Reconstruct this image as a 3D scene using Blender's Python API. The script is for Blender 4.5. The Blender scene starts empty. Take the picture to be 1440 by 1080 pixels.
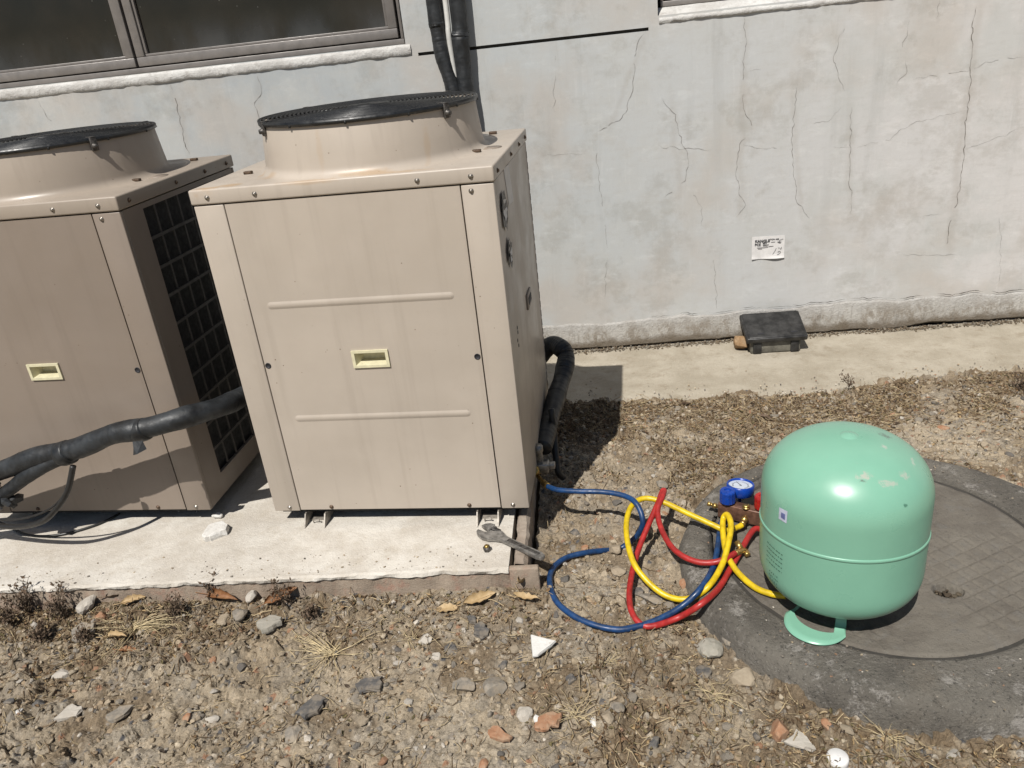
import bpy, bmesh, math, random
import numpy as np
from mathutils import Vector, Matrix, Euler

random.seed(7)
RNG = np.random.default_rng(7)
scene = bpy.context.scene
COL = scene.collection

# ------------------------------------------------------------------ camera, sky, sun, exposure
CAM = np.array([1.14212, -1.94670, 1.29926])
RR = np.array([0.986024, 0.131664, -0.102083])
UU = np.array([0.037301, 0.422712, 0.905496])
FF = np.array([-0.162373, 0.896649, -0.411893])
FPX = 1113.35
cd = bpy.data.cameras.new('camera')
cd.sensor_width = 36.0
cd.lens = FPX / 1440 * 36
cd.clip_start = 0.02
cd.clip_end = 500
cam = bpy.data.objects.new('camera', cd)
COL.objects.link(cam)
cam.matrix_world = Matrix(((RR[0], UU[0], -FF[0], CAM[0]), (RR[1], UU[1], -FF[1], CAM[1]),
                           (RR[2], UU[2], -FF[2], CAM[2]), (0, 0, 0, 1)))
scene.camera = cam

SUN = Vector((0.21, 0.68, -1.0)).normalized()
world = bpy.data.worlds.new('World')
scene.world = world
world.use_nodes = True
wn = world.node_tree
bg = wn.nodes['Background']
sky = wn.nodes.new('ShaderNodeTexSky')
sky.sky_type = 'NISHITA'
sky.sun_disc = False
sky.sun_elevation = math.radians(54.6)
sky.sun_rotation = math.radians(197)
sky.air_density = 1.0
sky.dust_density = 0.6
wn.links.new(sky.outputs[0], bg.inputs[0])
bg.inputs[1].default_value = 0.05
sl = bpy.data.lights.new('sun', 'SUN')
sl.energy = 5.0
sl.angle = math.radians(0.5)
sl.color = (1.0, 0.96, 0.90)
so = bpy.data.objects.new('sun', sl)
so.rotation_euler = SUN.to_track_quat('-Z', 'Y').to_euler()
so.location = (-2, -5, 9)
COL.objects.link(so)
vs = scene.view_settings
vs.view_transform = 'Standard'
vs.look = 'None'
vs.gamma = 1
vs.use_curve_mapping = False
vs.exposure = 0.22

# ------------------------------------------------------------------ measuring helpers (survey of the place from the photograph)
def ray(u, v):
    return FF + RR * (u - 720) / FPX - UU * (v - 540) / FPX
def onz(u, v, z):
    d = ray(u, v); return CAM + d * (z - CAM[2]) / d[2]
def ony(u, v, y):
    d = ray(u, v); return CAM + d * (y - CAM[1]) / d[1]
def onx(u, v, x):
    d = ray(u, v); return CAM + d * (x - CAM[0]) / d[0]
# the wall runs a little askew to the two units
WSL = 0.066
WT = np.array([1, WSL, 0]) / math.hypot(1, WSL)
WN = np.array([-WSL, 1, 0]) / math.hypot(1, WSL)
WP = np.array([1.8, 1.744, 0.0])
def wall_uz(u, v, off=0.0):
    d = ray(u, v)
    P = CAM + d * ((WP - WN * off - CAM) @ WN) / (d @ WN)
    return float((P - WP) @ WT), float(P[2])
WALL_ROT = math.atan(WSL)

ZG = -0.14      # soil
ZA = -0.20      # concrete apron
ZS = -0.05      # equipment slab
ZC = -0.085     # manhole

# ------------------------------------------------------------------ mesh helpers
ORG = {}
def link(name, me, mat, parent, loc, label=None, cat=None, group=None, kind=None):
    o = bpy.data.objects.new(name, me)
    COL.objects.link(o)
    if mat is not None and me is not None and len(me.materials) == 0:
        for m in (mat if isinstance(mat, (list, tuple)) else [mat]):
            me.materials.append(m)
    if parent is not None:
        o.parent = parent
    o.location = loc
    tag(o, label, cat, group, kind)
    return o
def tag(o, label=None, cat=None, group=None, kind=None):
    if label: o['label'] = label
    if cat: o['category'] = cat
    if group: o['group'] = group
    if kind: o['kind'] = kind
def thing(name, label, cat, loc=(0, 0, 0), rotz=0.0, group=None):
    o = bpy.data.objects.new(name, None)
    o.empty_display_size = 0.05
    COL.objects.link(o)
    o.location = loc
    o.rotation_euler = (0, 0, rotz)
    tag(o, label, cat, group)
    return o

class MB:
    def __init__(s): s.v = []; s.f = []; s.sm = []
    def add(s, vs_, fs_, smooth=False, mtx=None):
        b = len(s.v)
        for p in vs_:
            p = Vector(p)
            s.v.append(tuple(mtx @ p if mtx is not None else p))
        for f in fs_:
            s.f.append(tuple(i + b for i in f)); s.sm.append(smooth)
        return s
    def box(s, x0, x1, y0, y1, z0, z1, bev=0.0, seg=2, mtx=None):
        if bev <= 0:
            vv = [(x, y, z) for z in (z0, z1) for y in (y0, y1) for x in (x0, x1)]
            ff = [(0, 2, 3, 1), (4, 5, 7, 6), (0, 1, 5, 4), (2, 6, 7, 3), (0, 4, 6, 2), (1, 3, 7, 5)]
            return s.add(vv, ff, False, mtx)
        bm = bmesh.new()
        bmesh.ops.create_cube(bm, size=1)
        for w in bm.verts:
            w.co = Vector(((x0 + x1) / 2 + w.co.x * (x1 - x0), (y0 + y1) / 2 + w.co.y * (y1 - y0), (z0 + z1) / 2 + w.co.z * (z1 - z0)))
        bmesh.ops.bevel(bm, geom=list(bm.edges), offset=bev, segments=seg, affect='EDGES', profile=0.5)
        s.from_bm(bm, smooth=True, mtx=mtx); bm.free()
        return s
    def from_bm(s, bm, smooth=False, mtx=None):
        bm.verts.index_update()
        return s.add([w.co for w in bm.verts], [[w.index for w in f.verts] for f in bm.faces], smooth, mtx)
    def lathe(s, prof, n=48, c=(0, 0, 0), smooth=True, a0=0.0, a1=2 * math.pi, mtx=None, cap=False):
        full = abs(a1 - a0 - 2 * math.pi) < 1e-6
        m = n if full else n + 1
        vv = []
        for r, z in prof:
            for i in range(m):
                a = a0 + (a1 - a0) * i / n
                vv.append((c[0] + r * math.cos(a), c[1] + r * math.sin(a), c[2] + z))
        ff = []
        for k in range(len(prof) - 1):
            for i in range(n):
                j = (i + 1) % m if full else i + 1
                ff.append((k * m + i, k * m + j, (k + 1) * m + j, (k + 1) * m + i))
        if cap and full:
            ff.append(tuple(range(m))[::-1]); ff.append(tuple((len(prof) - 1) * m + i for i in range(m)))
        return s.add(vv, ff, smooth, mtx)
    def tube(s, pts, r, n=10, caps=True, smooth=True):
        P = [Vector(p) for p in pts]
        rs = r if isinstance(r, (list, tuple, np.ndarray)) else [r] * len(P)
        T = []
        for i in range(len(P)):
            t = P[min(i + 1, len(P) - 1)] - P[max(i - 1, 0)]
            T.append(t.normalized())
        a = Vector((0, 0, 1)) if abs(T[0].z) < 0.9 else Vector((1, 0, 0))
        nrm = (a - T[0] * a.dot(T[0])).normalized()
        vv = []
        for i, p in enumerate(P):
            nrm = (nrm - T[i] * nrm.dot(T[i])).normalized()
            b = T[i].cross(nrm)
            for k in range(n):
                an = 2 * math.pi * k / n
                vv.append(p + (nrm * math.cos(an) + b * math.sin(an)) * rs[i])
        ff = []
        for i in range(len(P) - 1):
            for k in range(n):
                k2 = (k + 1) % n
                ff.append((i * n + k, i * n + k2, (i + 1) * n + k2, (i + 1) * n + k))
        if caps:
            ff.append(tuple(range(n))[::-1]); ff.append(tuple((len(P) - 1) * n + k for k in range(n)))
        return s.add(vv, ff, smooth)
    def poly(s, pts, y0, y1, mtx=None):
        """extrude a 2-D outline (x, z) from y0 to y1"""
        n = len(pts)
        vv = [(x, y0, z) for x, z in pts] + [(x, y1, z) for x, z in pts]
        ff = [tuple(range(n)), tuple(range(2 * n - 1, n - 1, -1))]
        for i in range(n):
            j = (i + 1) % n
            ff.append((i, i + n, j + n, j))
        return s.add(vv, ff, False, mtx)
    def plate(s, xs, zs, holes, y0, depth, mtx=None):
        """front sheet in the x-z plane at y0 with rectangular holes, returned edges going back by depth"""
        vv = [(x, y0, z) for z in zs for x in xs] + [(x, y0 + depth, z) for z in zs for x in xs]
        nx, nz = len(xs), len(zs)
        o = nx * nz
        solid = lambda i, k: 0 <= i < nx - 1 and 0 <= k < nz - 1 and (i, k) not in holes
        ff = []
        for k in range(nz - 1):
            for i in range(nx - 1):
                if not solid(i, k): continue
                a, b, c, d = k * nx + i, k * nx + i + 1, (k + 1) * nx + i + 1, (k + 1) * nx + i
                ff.append((a, b, c, d)); ff.append((a + o, d + o, c + o, b + o))
                for (e, f, di, dk) in ((a, b, 0, -1), (b, c, 1, 0), (c, d, 0, 1), (d, a, -1, 0)):
                    if not solid(i + di, k + dk): ff.append((f, e, e + o, f + o))
        return s.add(vv, ff, False, mtx)
    def mesh(s, name):
        me = bpy.data.meshes.new(name)
        me.from_pydata(s.v, [], s.f)
        me.polygons.foreach_set('use_smooth', s.sm)
        me.update()
        return me
    def build(s, name, mat, parent=None, loc=(0, 0, 0), rel=None, **kw):
        if rel is not None:
            s.v = [(p[0] - rel[0], p[1] - rel[1], p[2] - rel[2]) for p in s.v]
        return link(name, s.mesh(name), mat, parent, loc, **kw)

def spline(pts, n=12):
    P = [np.array(p, float) for p in pts]
    P = [2 * P[0] - P[1]] + P + [2 * P[-1] - P[-2]]
    out = []
    for i in range(1, len(P) - 2):
        a, b, c, d = P[i - 1], P[i], P[i + 1], P[i + 2]
        for k in range(n):
            t = k / n
            out.append(0.5 * ((2 * b) + (c - a) * t + (2 * a - 5 * b + 4 * c - d) * t * t + (3 * b - a - 3 * c + d) * t ** 3))
    out.append(P[-2])
    return out

def np_mesh(name, V, F, colors=None, smooth=False):
    """V (n,3), F (m,k) -> mesh, optional point colours"""
    me = bpy.data.meshes.new(name)
    V = np.asarray(V, np.float32); F = np.asarray(F, np.int32)
    m, k = F.shape
    me.vertices.add(len(V)); me.vertices.foreach_set('co', V.ravel())
    me.loops.add(m * k); me.loops.foreach_set('vertex_index', F.ravel())
    me.polygons.add(m)
    me.polygons.foreach_set('loop_start', np.arange(0, m * k, k, dtype=np.int32))
    me.polygons.foreach_set('loop_total', np.full(m, k, np.int32))
    me.polygons.foreach_set('use_smooth', np.full(m, smooth, bool))
    me.update(calc_edges=True)
    if colors is not None:
        ca = me.color_attributes.new('tone', 'FLOAT_COLOR', 'POINT')
        c4 = np.ones((len(V), 4), np.float32); c4[:, :3] = colors
        ca.data.foreach_set('color', c4.ravel())
    return me

# numpy noise
TAB = RNG.random((256, 256))
def vnoise(x, y, s=0):
    x = x + s * 17.31; y = y + s * 9.73
    xi = np.floor(x).astype(int); yi = np.floor(y).astype(int)
    fx = x - xi; fy = y - yi
    fx = fx * fx * (3 - 2 * fx); fy = fy * fy * (3 - 2 * fy)
    g = lambda a, b: TAB[a & 255, b & 255]
    return (g(xi, yi) * (1 - fx) + g(xi + 1, yi) * fx) * (1 - fy) + (g(xi, yi + 1) * (1 - fx) + g(xi + 1, yi + 1) * fx) * fy
def fbm(x, y, s=0, o=4):
    r = 0; a = 0.5; t = 0
    for k in range(o):
        r = r + a * vnoise(x * 2 ** k, y * 2 ** k, s + k * 3); t += a; a *= 0.5
    return r / t
TA = RNG.random((256, 256)); TB = RNG.random((256, 256)); TC = RNG.random((256, 256))
def worley(x, y, s=0):
    x = np.asarray(x, float) + s * 11.7; y = np.asarray(y, float) + s * 5.3
    xi = np.floor(x).astype(int); yi = np.floor(y).astype(int)
    best = np.full(x.shape, 9.0); cid = np.zeros(x.shape)
    for dx in (-1, 0, 1):
        for dy in (-1, 0, 1):
            a = (xi + dx) & 255; b = (yi + dy) & 255
            px = xi + dx + TA[a, b]; py = yi + dy + TB[a, b]
            d = np.hypot(px - x, py - y)
            m = d < best
            best = np.where(m, d, best); cid = np.where(m, TC[a, b], cid)
    return best, cid
def sstep(a, b, x):
    t = np.clip((x - a) / (b - a), 0, 1); return t * t * (3 - 2 * t)

# ------------------------------------------------------------------ materials
ALBEDO = 0.78     # all base colours are written a little light; this brings them to measured values
class NT:
    def __init__(s, name, rough=0.6, metal=0.0, spec=0.5):
        s.m = bpy.data.materials.new(name); s.m.use_nodes = True
        s.t = s.m.node_tree; s.b = s.t.nodes['Principled BSDF']
        s.b.inputs['Roughness'].default_value = rough
        s.b.inputs['Metallic'].default_value = metal
        s.b.inputs['Specular IOR Level'].default_value = spec
        s.tc = s.t.nodes.new('ShaderNodeTexCoord')
        s.co = s.tc.outputs['Object']
    def n(s, typ, **kw):
        nd = s.t.nodes.new(typ)
        for k, v in kw.items(): setattr(nd, k, v)
        return nd
    def set(s, sock, val):
        if hasattr(val, 'is_output'): s.t.links.new(val, sock)
        else: sock.default_value = val
    def map(s, scale=(1, 1, 1), loc=(0, 0, 0)):
        nd = s.n('ShaderNodeMapping'); s.set(nd.inputs[0], s.co)
        nd.inputs['Scale'].default_value = scale; nd.inputs['Location'].default_value = loc
        return nd.outputs[0]
    def noise(s, scale, detail=4, rough=0.6, co=None, dist=0.0):
        nd = s.n('ShaderNodeTexNoise'); s.set(nd.inputs['Vector'], co if co is not None else s.co)
        nd.inputs['Scale'].default_value = scale; nd.inputs['Detail'].default_value = detail
        nd.inputs['Roughness'].default_value = rough; nd.inputs['Distortion'].default_value = dist
        return nd.outputs[0]
    def vor(s, scale, feature='F1', co=None, out=0):
        nd = s.n('ShaderNodeTexVoronoi', feature=feature); s.set(nd.inputs['Vector'], co if co is not None else s.co)
        nd.inputs['Scale'].default_value = scale
        return nd.outputs[out]
    def ramp(s, fac, a, b, ca=0.0, cb=1.0):
        nd = s.n('ShaderNodeMapRange'); nd.interpolation_type = 'SMOOTHSTEP'
        s.set(nd.inputs[0], fac); nd.inputs[1].default_value = a; nd.inputs[2].default_value = b
        nd.inputs[3].default_value = ca; nd.inputs[4].default_value = cb
        return nd.outputs[0]
    def math(s, op, a, b=0.0):
        nd = s.n('ShaderNodeMath', operation=op); s.set(nd.inputs[0], a); s.set(nd.inputs[1], b); return nd.outputs[0]
    def mix(s, fac, a, b, mode='MIX'):
        nd = s.n('ShaderNodeMix', data_type='RGBA', blend_type=mode)
        s.set(nd.inputs[0], fac)
        s.set(nd.inputs[6], (*a, 1) if isinstance(a, tuple) else a)
        s.set(nd.inputs[7], (*b, 1) if isinstance(b, tuple) else b)
        return nd.outputs[2]
    def xyz(s):
        nd = s.n('ShaderNodeSeparateXYZ'); s.set(nd.inputs[0], s.co); return nd.outputs
    def color(s, c):
        s.set(s.b.inputs['Base Color'], s.mix(1.0, c, (ALBEDO,) * 3, 'MULTIPLY')); return s
    def rough(s, r): s.set(s.b.inputs['Roughness'], r); return s
    def bump(s, h, dist=0.002, strength=1.0):
        nd = s.n('ShaderNodeBump'); s.set(nd.inputs['Height'], h)
        nd.inputs['Distance'].default_value = dist; nd.inputs['Strength'].default_value = strength
        s.set(s.b.inputs['Normal'], nd.outputs[0]); return s

def plain(name, c, rough=0.5, metal=0.0, var=0.12, scale=30, bump=0.0, spec=0.5):
    t = NT(name, rough, metal, spec)
    f = t.noise(scale, 5, 0.65)
    c2 = tuple(max(0, x * (1 - 2.2 * var)) for x in c); c1 = tuple(min(1, x * (1 + var)) for x in c)
    t.color(t.mix(t.ramp(f, 0.3, 0.7), c2, c1))
    t.rough(t.ramp(t.noise(scale * 2.3, 3), 0.3, 0.7, max(0.05, rough - 0.1), min(1, rough + 0.12)))
    if bump: t.bump(f, bump)
    return t.m

def paint(name, base, rust=()):
    """powder coated sheet steel: chalky patches, rain streaks, dust, rust at given spots"""
    t = NT(name, 0.42)
    big = t.noise(2.3, 5, 0.6)
    fine = t.noise(26, 5, 0.7)
    streak = t.noise(1.0, 4, 0.6, t.map((26, 26, 1.1)))
    c = t.mix(t.ramp(big, 0.3, 0.72), tuple(x * 0.93 for x in base), tuple(min(1, x * 1.05) for x in base))
    c = t.mix(t.ramp(streak, 0.50, 0.70, 0, 0.30), c, (base[0] * 0.78, base[1] * 0.77, base[2] * 0.76))
    c = t.mix(t.ramp(fine, 0.56, 0.8, 0, 0.18), c, (base[0] * 0.75, base[1] * 0.7, base[2] * 0.62))
    speck = t.vor(38, 'F1')
    c = t.mix(t.math('MULTIPLY', t.ramp(speck, 0.05, 0.09, 1, 0), t.ramp(t.noise(5), 0.5, 0.64)), c, (0.12, 0.07, 0.04))
    for (x, y, z, sx, sy, sz, amt) in rust:
        mp = t.map((1 / sx, 1 / sy, 1 / sz), (-x / sx, -y / sy, -z / sz))
        ln = t.n('ShaderNodeVectorMath', operation='LENGTH'); t.set(ln.inputs[0], mp)
        d = t.math('ADD', ln.outputs['Value'], t.math('MULTIPLY', t.math('SUBTRACT', t.noise(18, 5, 0.7), 0.5), 1.6))
        c = t.mix(t.ramp(d, 0.25, 1.0, amt, 0), c, (0.44, 0.26, 0.10))
    t.color(c)
    t.rough(t.ramp(t.noise(9, 4), 0.3, 0.7, 0.33, 0.55))
    t.bump(t.noise(2.6, 3), 0.010, 0.35)
    return t.m

M = {}
SH = 0.33
RUST_A = [(0.10, 0.03, 0.995, 0.05, 0.03, 0.06, 0.5), (0.045, 0.01, 0.985, 0.05, 0.02, 0.03, 0.55), (0.52, 0.02, 0.995, 0.16, 0.025, 0.02, 0.45), (0.135, 0.15, 1.04, 0.010, 0.05, 0.09, 0.6), (0.17, 0.10, 1.0, 0.05, 0.03, 0.012, 0.35),
          (0.36, 0.03, 1.06, 0.010, 0.06, 0.09, 0.14), (0.62, 0.10, 1.04, 0.010, 0.06, 0.07, 0.2), (0.33, 0.0, 0.99, 0.10, 0.015, 0.01, 0.35)]
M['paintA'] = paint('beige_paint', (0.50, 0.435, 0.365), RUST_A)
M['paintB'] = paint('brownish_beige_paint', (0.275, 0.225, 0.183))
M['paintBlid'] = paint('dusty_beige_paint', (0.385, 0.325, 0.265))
M['black_gap'] = plain('dark_inside', (0.012, 0.011, 0.010), 0.8)
M['black_wire'] = plain('black_coated_wire', (0.016, 0.017, 0.018), 0.36, 0.0, 0.2, 40)
M['fan'] = plain('fan_black_plastic', (0.03, 0.034, 0.04), 0.3)
M['screw'] = plain('zinc_screw', (0.42, 0.38, 0.33), 0.38, 0.8, 0.3, 200)
M['dark_screw'] = plain('rusty_screw', (0.12, 0.075, 0.045), 0.6, 0.3, 0.3, 200)
M['cream'] = plain('cream_plastic', (0.74, 0.69, 0.47), 0.45, 0, 0.06, 60)
M['coil'] = plain('coil_fins', (0.02, 0.02, 0.021), 0.7)
M['grille'] = plain('grille_wire', (0.075, 0.068, 0.062), 0.5)
M['foam'] = plain('black_foam_pipe', (0.022, 0.024, 0.026), 0.5, 0, 0.3, 24, 0.0015)
M['foamgrey'] = plain('dusty_wrapped_pipe', (0.022, 0.025, 0.028), 0.55, 0, 0.4, 16, 0.003)
M['whitepvc'] = plain('white_plastic_pipe', (0.7, 0.69, 0.65), 0.45, 0, 0.1, 14)
M['cable'] = plain('black_cable', (0.018, 0.017, 0.016), 0.42)
M['paper'] = plain('white_paper', (0.78, 0.76, 0.74), 0.8, 0, 0.04, 30)
M['ink'] = plain('black_ink', (0.02, 0.02, 0.025), 0.7)
M['inkgrey'] = plain('grey_ink', (0.16, 0.15, 0.16), 0.7)
M['steel'] = plain('worn_steel', (0.40, 0.385, 0.36), 0.42, 0.75, 0.22, 60, 0.0004)
M['steeldark'] = plain('oily_steel', (0.14, 0.13, 0.12), 0.5, 0.7, 0.3, 90)
M['brass'] = plain('brass', (0.62, 0.42, 0.14), 0.33, 0.85, 0.18, 80)
M['bronze'] = plain('bronze_bar', (0.20, 0.105, 0.07), 0.4, 0.35, 0.2, 60)
M['blueplastic'] = plain('blue_plastic', (0.006, 0.055, 0.36), 0.3, 0, 0.1, 60)
M['redplastic'] = plain('red_plastic', (0.42, 0.016, 0.014), 0.32, 0, 0.1, 60)
M['bluehose'] = plain('blue_hose', (0.009, 0.05, 0.155), 0.42, 0, 0.2, 40, 0.0006)
M['redhose'] = plain('red_hose', (0.42, 0.025, 0.022), 0.45, 0, 0.16, 40, 0.0006)
M['yellowhose'] = plain('yellow_hose', (0.74, 0.52, 0.01), 0.42, 0, 0.12, 40, 0.0006)
M['brownhose'] = plain('brown_fitting', (0.16, 0.09, 0.03), 0.5, 0.3)
M['dial'] = plain('white_dial', (0.60, 0.66, 0.74), 0.3, 0, 0.03, 30)
M['boxblack'] = plain('black_plastic_lid', (0.030, 0.029, 0.028), 0.5, 0, 0.4, 22, 0.0004)
M['boxgrey'] = plain('grey_plastic_box', (0.17, 0.16, 0.13), 0.6, 0, 0.25, 22)
M['alu'] = plain('brown_grey_aluminium', (0.25, 0.23, 0.215), 0.42, 0.2, 0.06, 20)
M['galv'] = plain('galvanised_bracket', (0.42, 0.38, 0.33), 0.5, 0.4, 0.2, 40)

# sooty plaster wall: bluish to the left, warm to the right, blotches, run marks and hair cracks' stains
def wall_mat():
    t = NT('grey_plaster', 0.88)
    X = t.xyz()
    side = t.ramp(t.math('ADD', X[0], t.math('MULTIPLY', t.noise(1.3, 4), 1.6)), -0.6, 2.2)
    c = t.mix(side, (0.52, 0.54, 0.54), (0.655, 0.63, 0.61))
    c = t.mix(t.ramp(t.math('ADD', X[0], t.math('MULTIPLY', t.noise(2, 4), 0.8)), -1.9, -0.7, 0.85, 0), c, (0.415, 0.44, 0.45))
    c = t.mix(t.ramp(t.noise(2.6, 7, 0.66), 0.44, 0.62, 0, 0.7), c, (0.535, 0.54, 0.52))
    c = t.mix(t.ramp(t.noise(1.7, 5, 0.6, t.map((1, 1, 1), (5, 3, 8))), 0.47, 0.66, 0, 0.7), c, (0.52, 0.475, 0.425))
    st = t.noise(1.0, 5, 0.65, t.map((9, 9, 0.7)))
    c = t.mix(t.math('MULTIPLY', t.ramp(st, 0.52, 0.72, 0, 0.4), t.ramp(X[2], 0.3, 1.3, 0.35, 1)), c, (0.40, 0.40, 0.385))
    c = t.mix(t.ramp(t.noise(24, 6, 0.8, t.map((0.35, 1, 1.6))), 0.46, 0.74, 0, 0.5), c, (0.49, 0.475, 0.445))
    c = t.mix(t.ramp(t.noise(6, 7, 0.75), 0.50, 0.72, 0, 0.55), c, (0.50, 0.49, 0.46))
    c = t.mix(t.ramp(t.noise(140, 3, 0.8), 0.60, 0.72, 0, 0.35), c, (0.42, 0.40, 0.37))
    c = t.mix(t.ramp(t.noise(0.9, 6, 0.75, t.map((60, 60, 4))), 0.55, 0.8, 0, 0.3), c, (0.78, 0.765, 0.74))
    dk = t.mix(1.0, c, (0.84, 0.825, 0.80), 'MULTIPLY'); lt = t.mix(1.0, c, (1.12, 1.12, 1.12), 'MULTIPLY')
    c = t.mix(t.ramp(t.noise(4.2, 8, 0.72, t.map((1, 1, 1), (7, 7, 1))), 0.50, 0.64, 0, 0.75), c, dk)
    c = t.mix(t.ramp(t.noise(9, 7, 0.75, t.map((0.6, 1, 1.3), (2, 5, 6))), 0.52, 0.66, 0, 0.7), c, lt)
    # brown halos along the larger cracks (x, slope, z range)
    for (x0, sl, z0, z1, w, a) in CRACK_HALO:
        lx = t.math('SUBTRACT', X[0], t.math('ADD', x0, t.math('MULTIPLY', X[2], sl)))
        lx = t.math('ABSOLUTE', t.math('ADD', lx, t.math('MULTIPLY', t.math('SUBTRACT', t.noise(5, 4), 0.5), 0.09)))
        k = t.math('MULTIPLY', t.ramp(lx, 0, w, a, 0), t.ramp(X[2], z0 - 0.08, z0 + 0.08))
        k = t.math('MULTIPLY', k, t.ramp(X[2], z1 - 0.08, z1 + 0.08, 1, 0))
        c = t.mix(k, c, (0.34, 0.295, 0.245))
    t.color(c)
    h = t.math('ADD', t.noise(7, 6, 0.65), t.math('MULTIPLY', t.noise(90, 4, 0.7, t.map((1, 1, 0.35))), 0.35))
    t.bump(h, 0.004, 0.40)
    return t.m

def concrete(name, c1, c2, c3, sc=6, bump=0.004, dark=(0.1, 0.095, 0.085), darkamt=0.5):
    t = NT(name, 0.88)
    c = t.mix(t.ramp(t.noise(sc, 7, 0.66), 0.33, 0.68), c1, c2)
    c = t.mix(t.ramp(t.noise(sc * 3.1, 6, 0.7, t.map((1, 1, 1), (3, 9, 1))), 0.5, 0.72, 0, 0.8), c, c3)
    c = t.mix(t.ramp(t.noise(sc * 15, 5, 0.75), 0.55, 0.75, 0, darkamt), c, dark)
    c = t.mix(t.ramp(t.noise(sc * 40, 3, 0.7, t.map((1, 1, 1), (1, 2, 3))), 0.58, 0.72, 0, 0.6), c, tuple(min(1, x * 1.35) for x in c2))
    t.color(c)
    h = t.math('ADD', t.noise(sc * 4, 8, 0.7), t.math('MULTIPLY', t.noise(sc * 30, 4, 0.7), 0.4))
    t.bump(h, bump, 0.8)
    return t.m
M['slab'] = concrete('white_mortar', (0.54, 0.49, 0.42), (0.70, 0.66, 0.59), (0.52, 0.465, 0.385), 6, 0.006, (0.33, 0.28, 0.22), 0.45)
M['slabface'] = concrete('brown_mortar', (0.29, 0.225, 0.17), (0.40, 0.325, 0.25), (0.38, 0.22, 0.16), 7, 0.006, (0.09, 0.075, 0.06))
M['plank'] = concrete('weathered_plank', (0.27, 0.21, 0.16), (0.38, 0.32, 0.26), (0.22, 0.16, 0.12), 8, 0.004)
M['apron'] = concrete('sandy_concrete', (0.36, 0.315, 0.24), (0.47, 0.42, 0.335), (0.30, 0.25, 0.18), 5, 0.006, (0.23, 0.19, 0.14), 0.7)
def plinth_mat():
    t = NT('stained_render', 0.92); X = t.xyz()
    c = t.mix(t.ramp(t.noise(5, 7, 0.7), 0.35, 0.65), (0.43, 0.405, 0.365), (0.56, 0.535, 0.49))
    c = t.mix(t.ramp(t.noise(11, 7, 0.75, t.map((1, 1, 0.6))), 0.46, 0.58, 0, 0.9), c, (0.31, 0.27, 0.22))
    c = t.mix(t.ramp(t.noise(17, 6, 0.75, t.map((1.4, 1, 0.5), (3, 3, 3))), 0.56, 0.64, 0, 0.8), c, (0.62, 0.60, 0.55))
    c = t.mix(t.ramp(t.noise(50, 4, 0.8), 0.56, 0.7, 0, 0.6), c, (0.20, 0.18, 0.15))
    low = t.math('ADD', X[2], t.math('MULTIPLY', t.math('SUBTRACT', t.noise(8, 6, 0.75), 0.5), 0.10))
    c = t.mix(t.ramp(low, ZA + 0.025, ZA + 0.065, 0.9, 0), c, (0.17, 0.135, 0.095))
    c = t.mix(t.math('MULTIPLY', t.ramp(t.noise(1.0, 6, 0.75, t.map((30, 30, 3))), 0.54, 0.68, 0, 0.6), 1.0), c, (0.24, 0.215, 0.18))
    up_ = t.math('ADD', X[2], t.math('MULTIPLY', t.math('SUBTRACT', t.noise(6, 6, 0.75), 0.5), 0.14))
    c = t.mix(t.ramp(up_, -0.13, -0.05, 0, 0.7), c, (0.57, 0.555, 0.53))
    t.color(c); t.bump(t.math('ADD', t.noise(30, 8, 0.75), t.noise(90, 4, 0.8)), 0.006, 0.8)
    return t.m
M['plinth'] = plinth_mat()
M['sill'] = concrete('white_sill_mortar', (0.56, 0.54, 0.51), (0.76, 0.75, 0.72), (0.42, 0.39, 0.36), 9, 0.009, (0.34, 0.30, 0.26), 0.7)
def ring_mat():
    t = NT('rough_dark_concrete', 0.92)
    c = t.mix(t.ramp(t.noise(7, 6, 0.7), 0.35, 0.65), (0.142, 0.127, 0.106), (0.225, 0.204, 0.17))
    c = t.mix(t.ramp(t.noise(12, 8, 0.78, t.map((1, 1, 1), (4, 1, 7))), 0.54, 0.63, 0, 0.85), c, (0.42, 0.39, 0.35))
    c = t.mix(t.ramp(t.noise(90, 4, 0.8), 0.54, 0.66, 0, 0.85), c, (0.045, 0.041, 0.036))
    c = t.mix(t.ramp(t.noise(150, 3, 0.8, t.map((1, 1, 1), (2, 8, 3))), 0.60, 0.70, 0, 0.8), c, (0.40, 0.38, 0.34))
    c = t.mix(t.ramp(t.noise(3, 5, 0.6, t.map((1, 1, 1), (9, 2, 3))), 0.52, 0.7, 0, 0.5), c, (0.23, 0.19, 0.14))
    t.color(c)
    t.bump(t.math('ADD', t.noise(30, 8, 0.75), t.math('MULTIPLY', t.noise(130, 4, 0.8), 0.6)), 0.014, 1.0)
    return t.m
M['ring'] = ring_mat()
M['cover'] = concrete('dusty_cover_concrete', (0.125, 0.108, 0.088), (0.185, 0.165, 0.135), (0.17, 0.158, 0.14), 8, 0.008, (0.045, 0.041, 0.035), 0.9)
M['chunk'] = concrete('broken_mortar', (0.68, 0.65, 0.60), (0.80, 0.78, 0.74), (0.56, 0.53, 0.48), 20, 0.003)
M['crack'] = plain('crack_shadow', (0.22, 0.20, 0.175), 0.9)
M['hollow'] = plain('dark_hollow', (0.05, 0.045, 0.038), 0.95)

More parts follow.
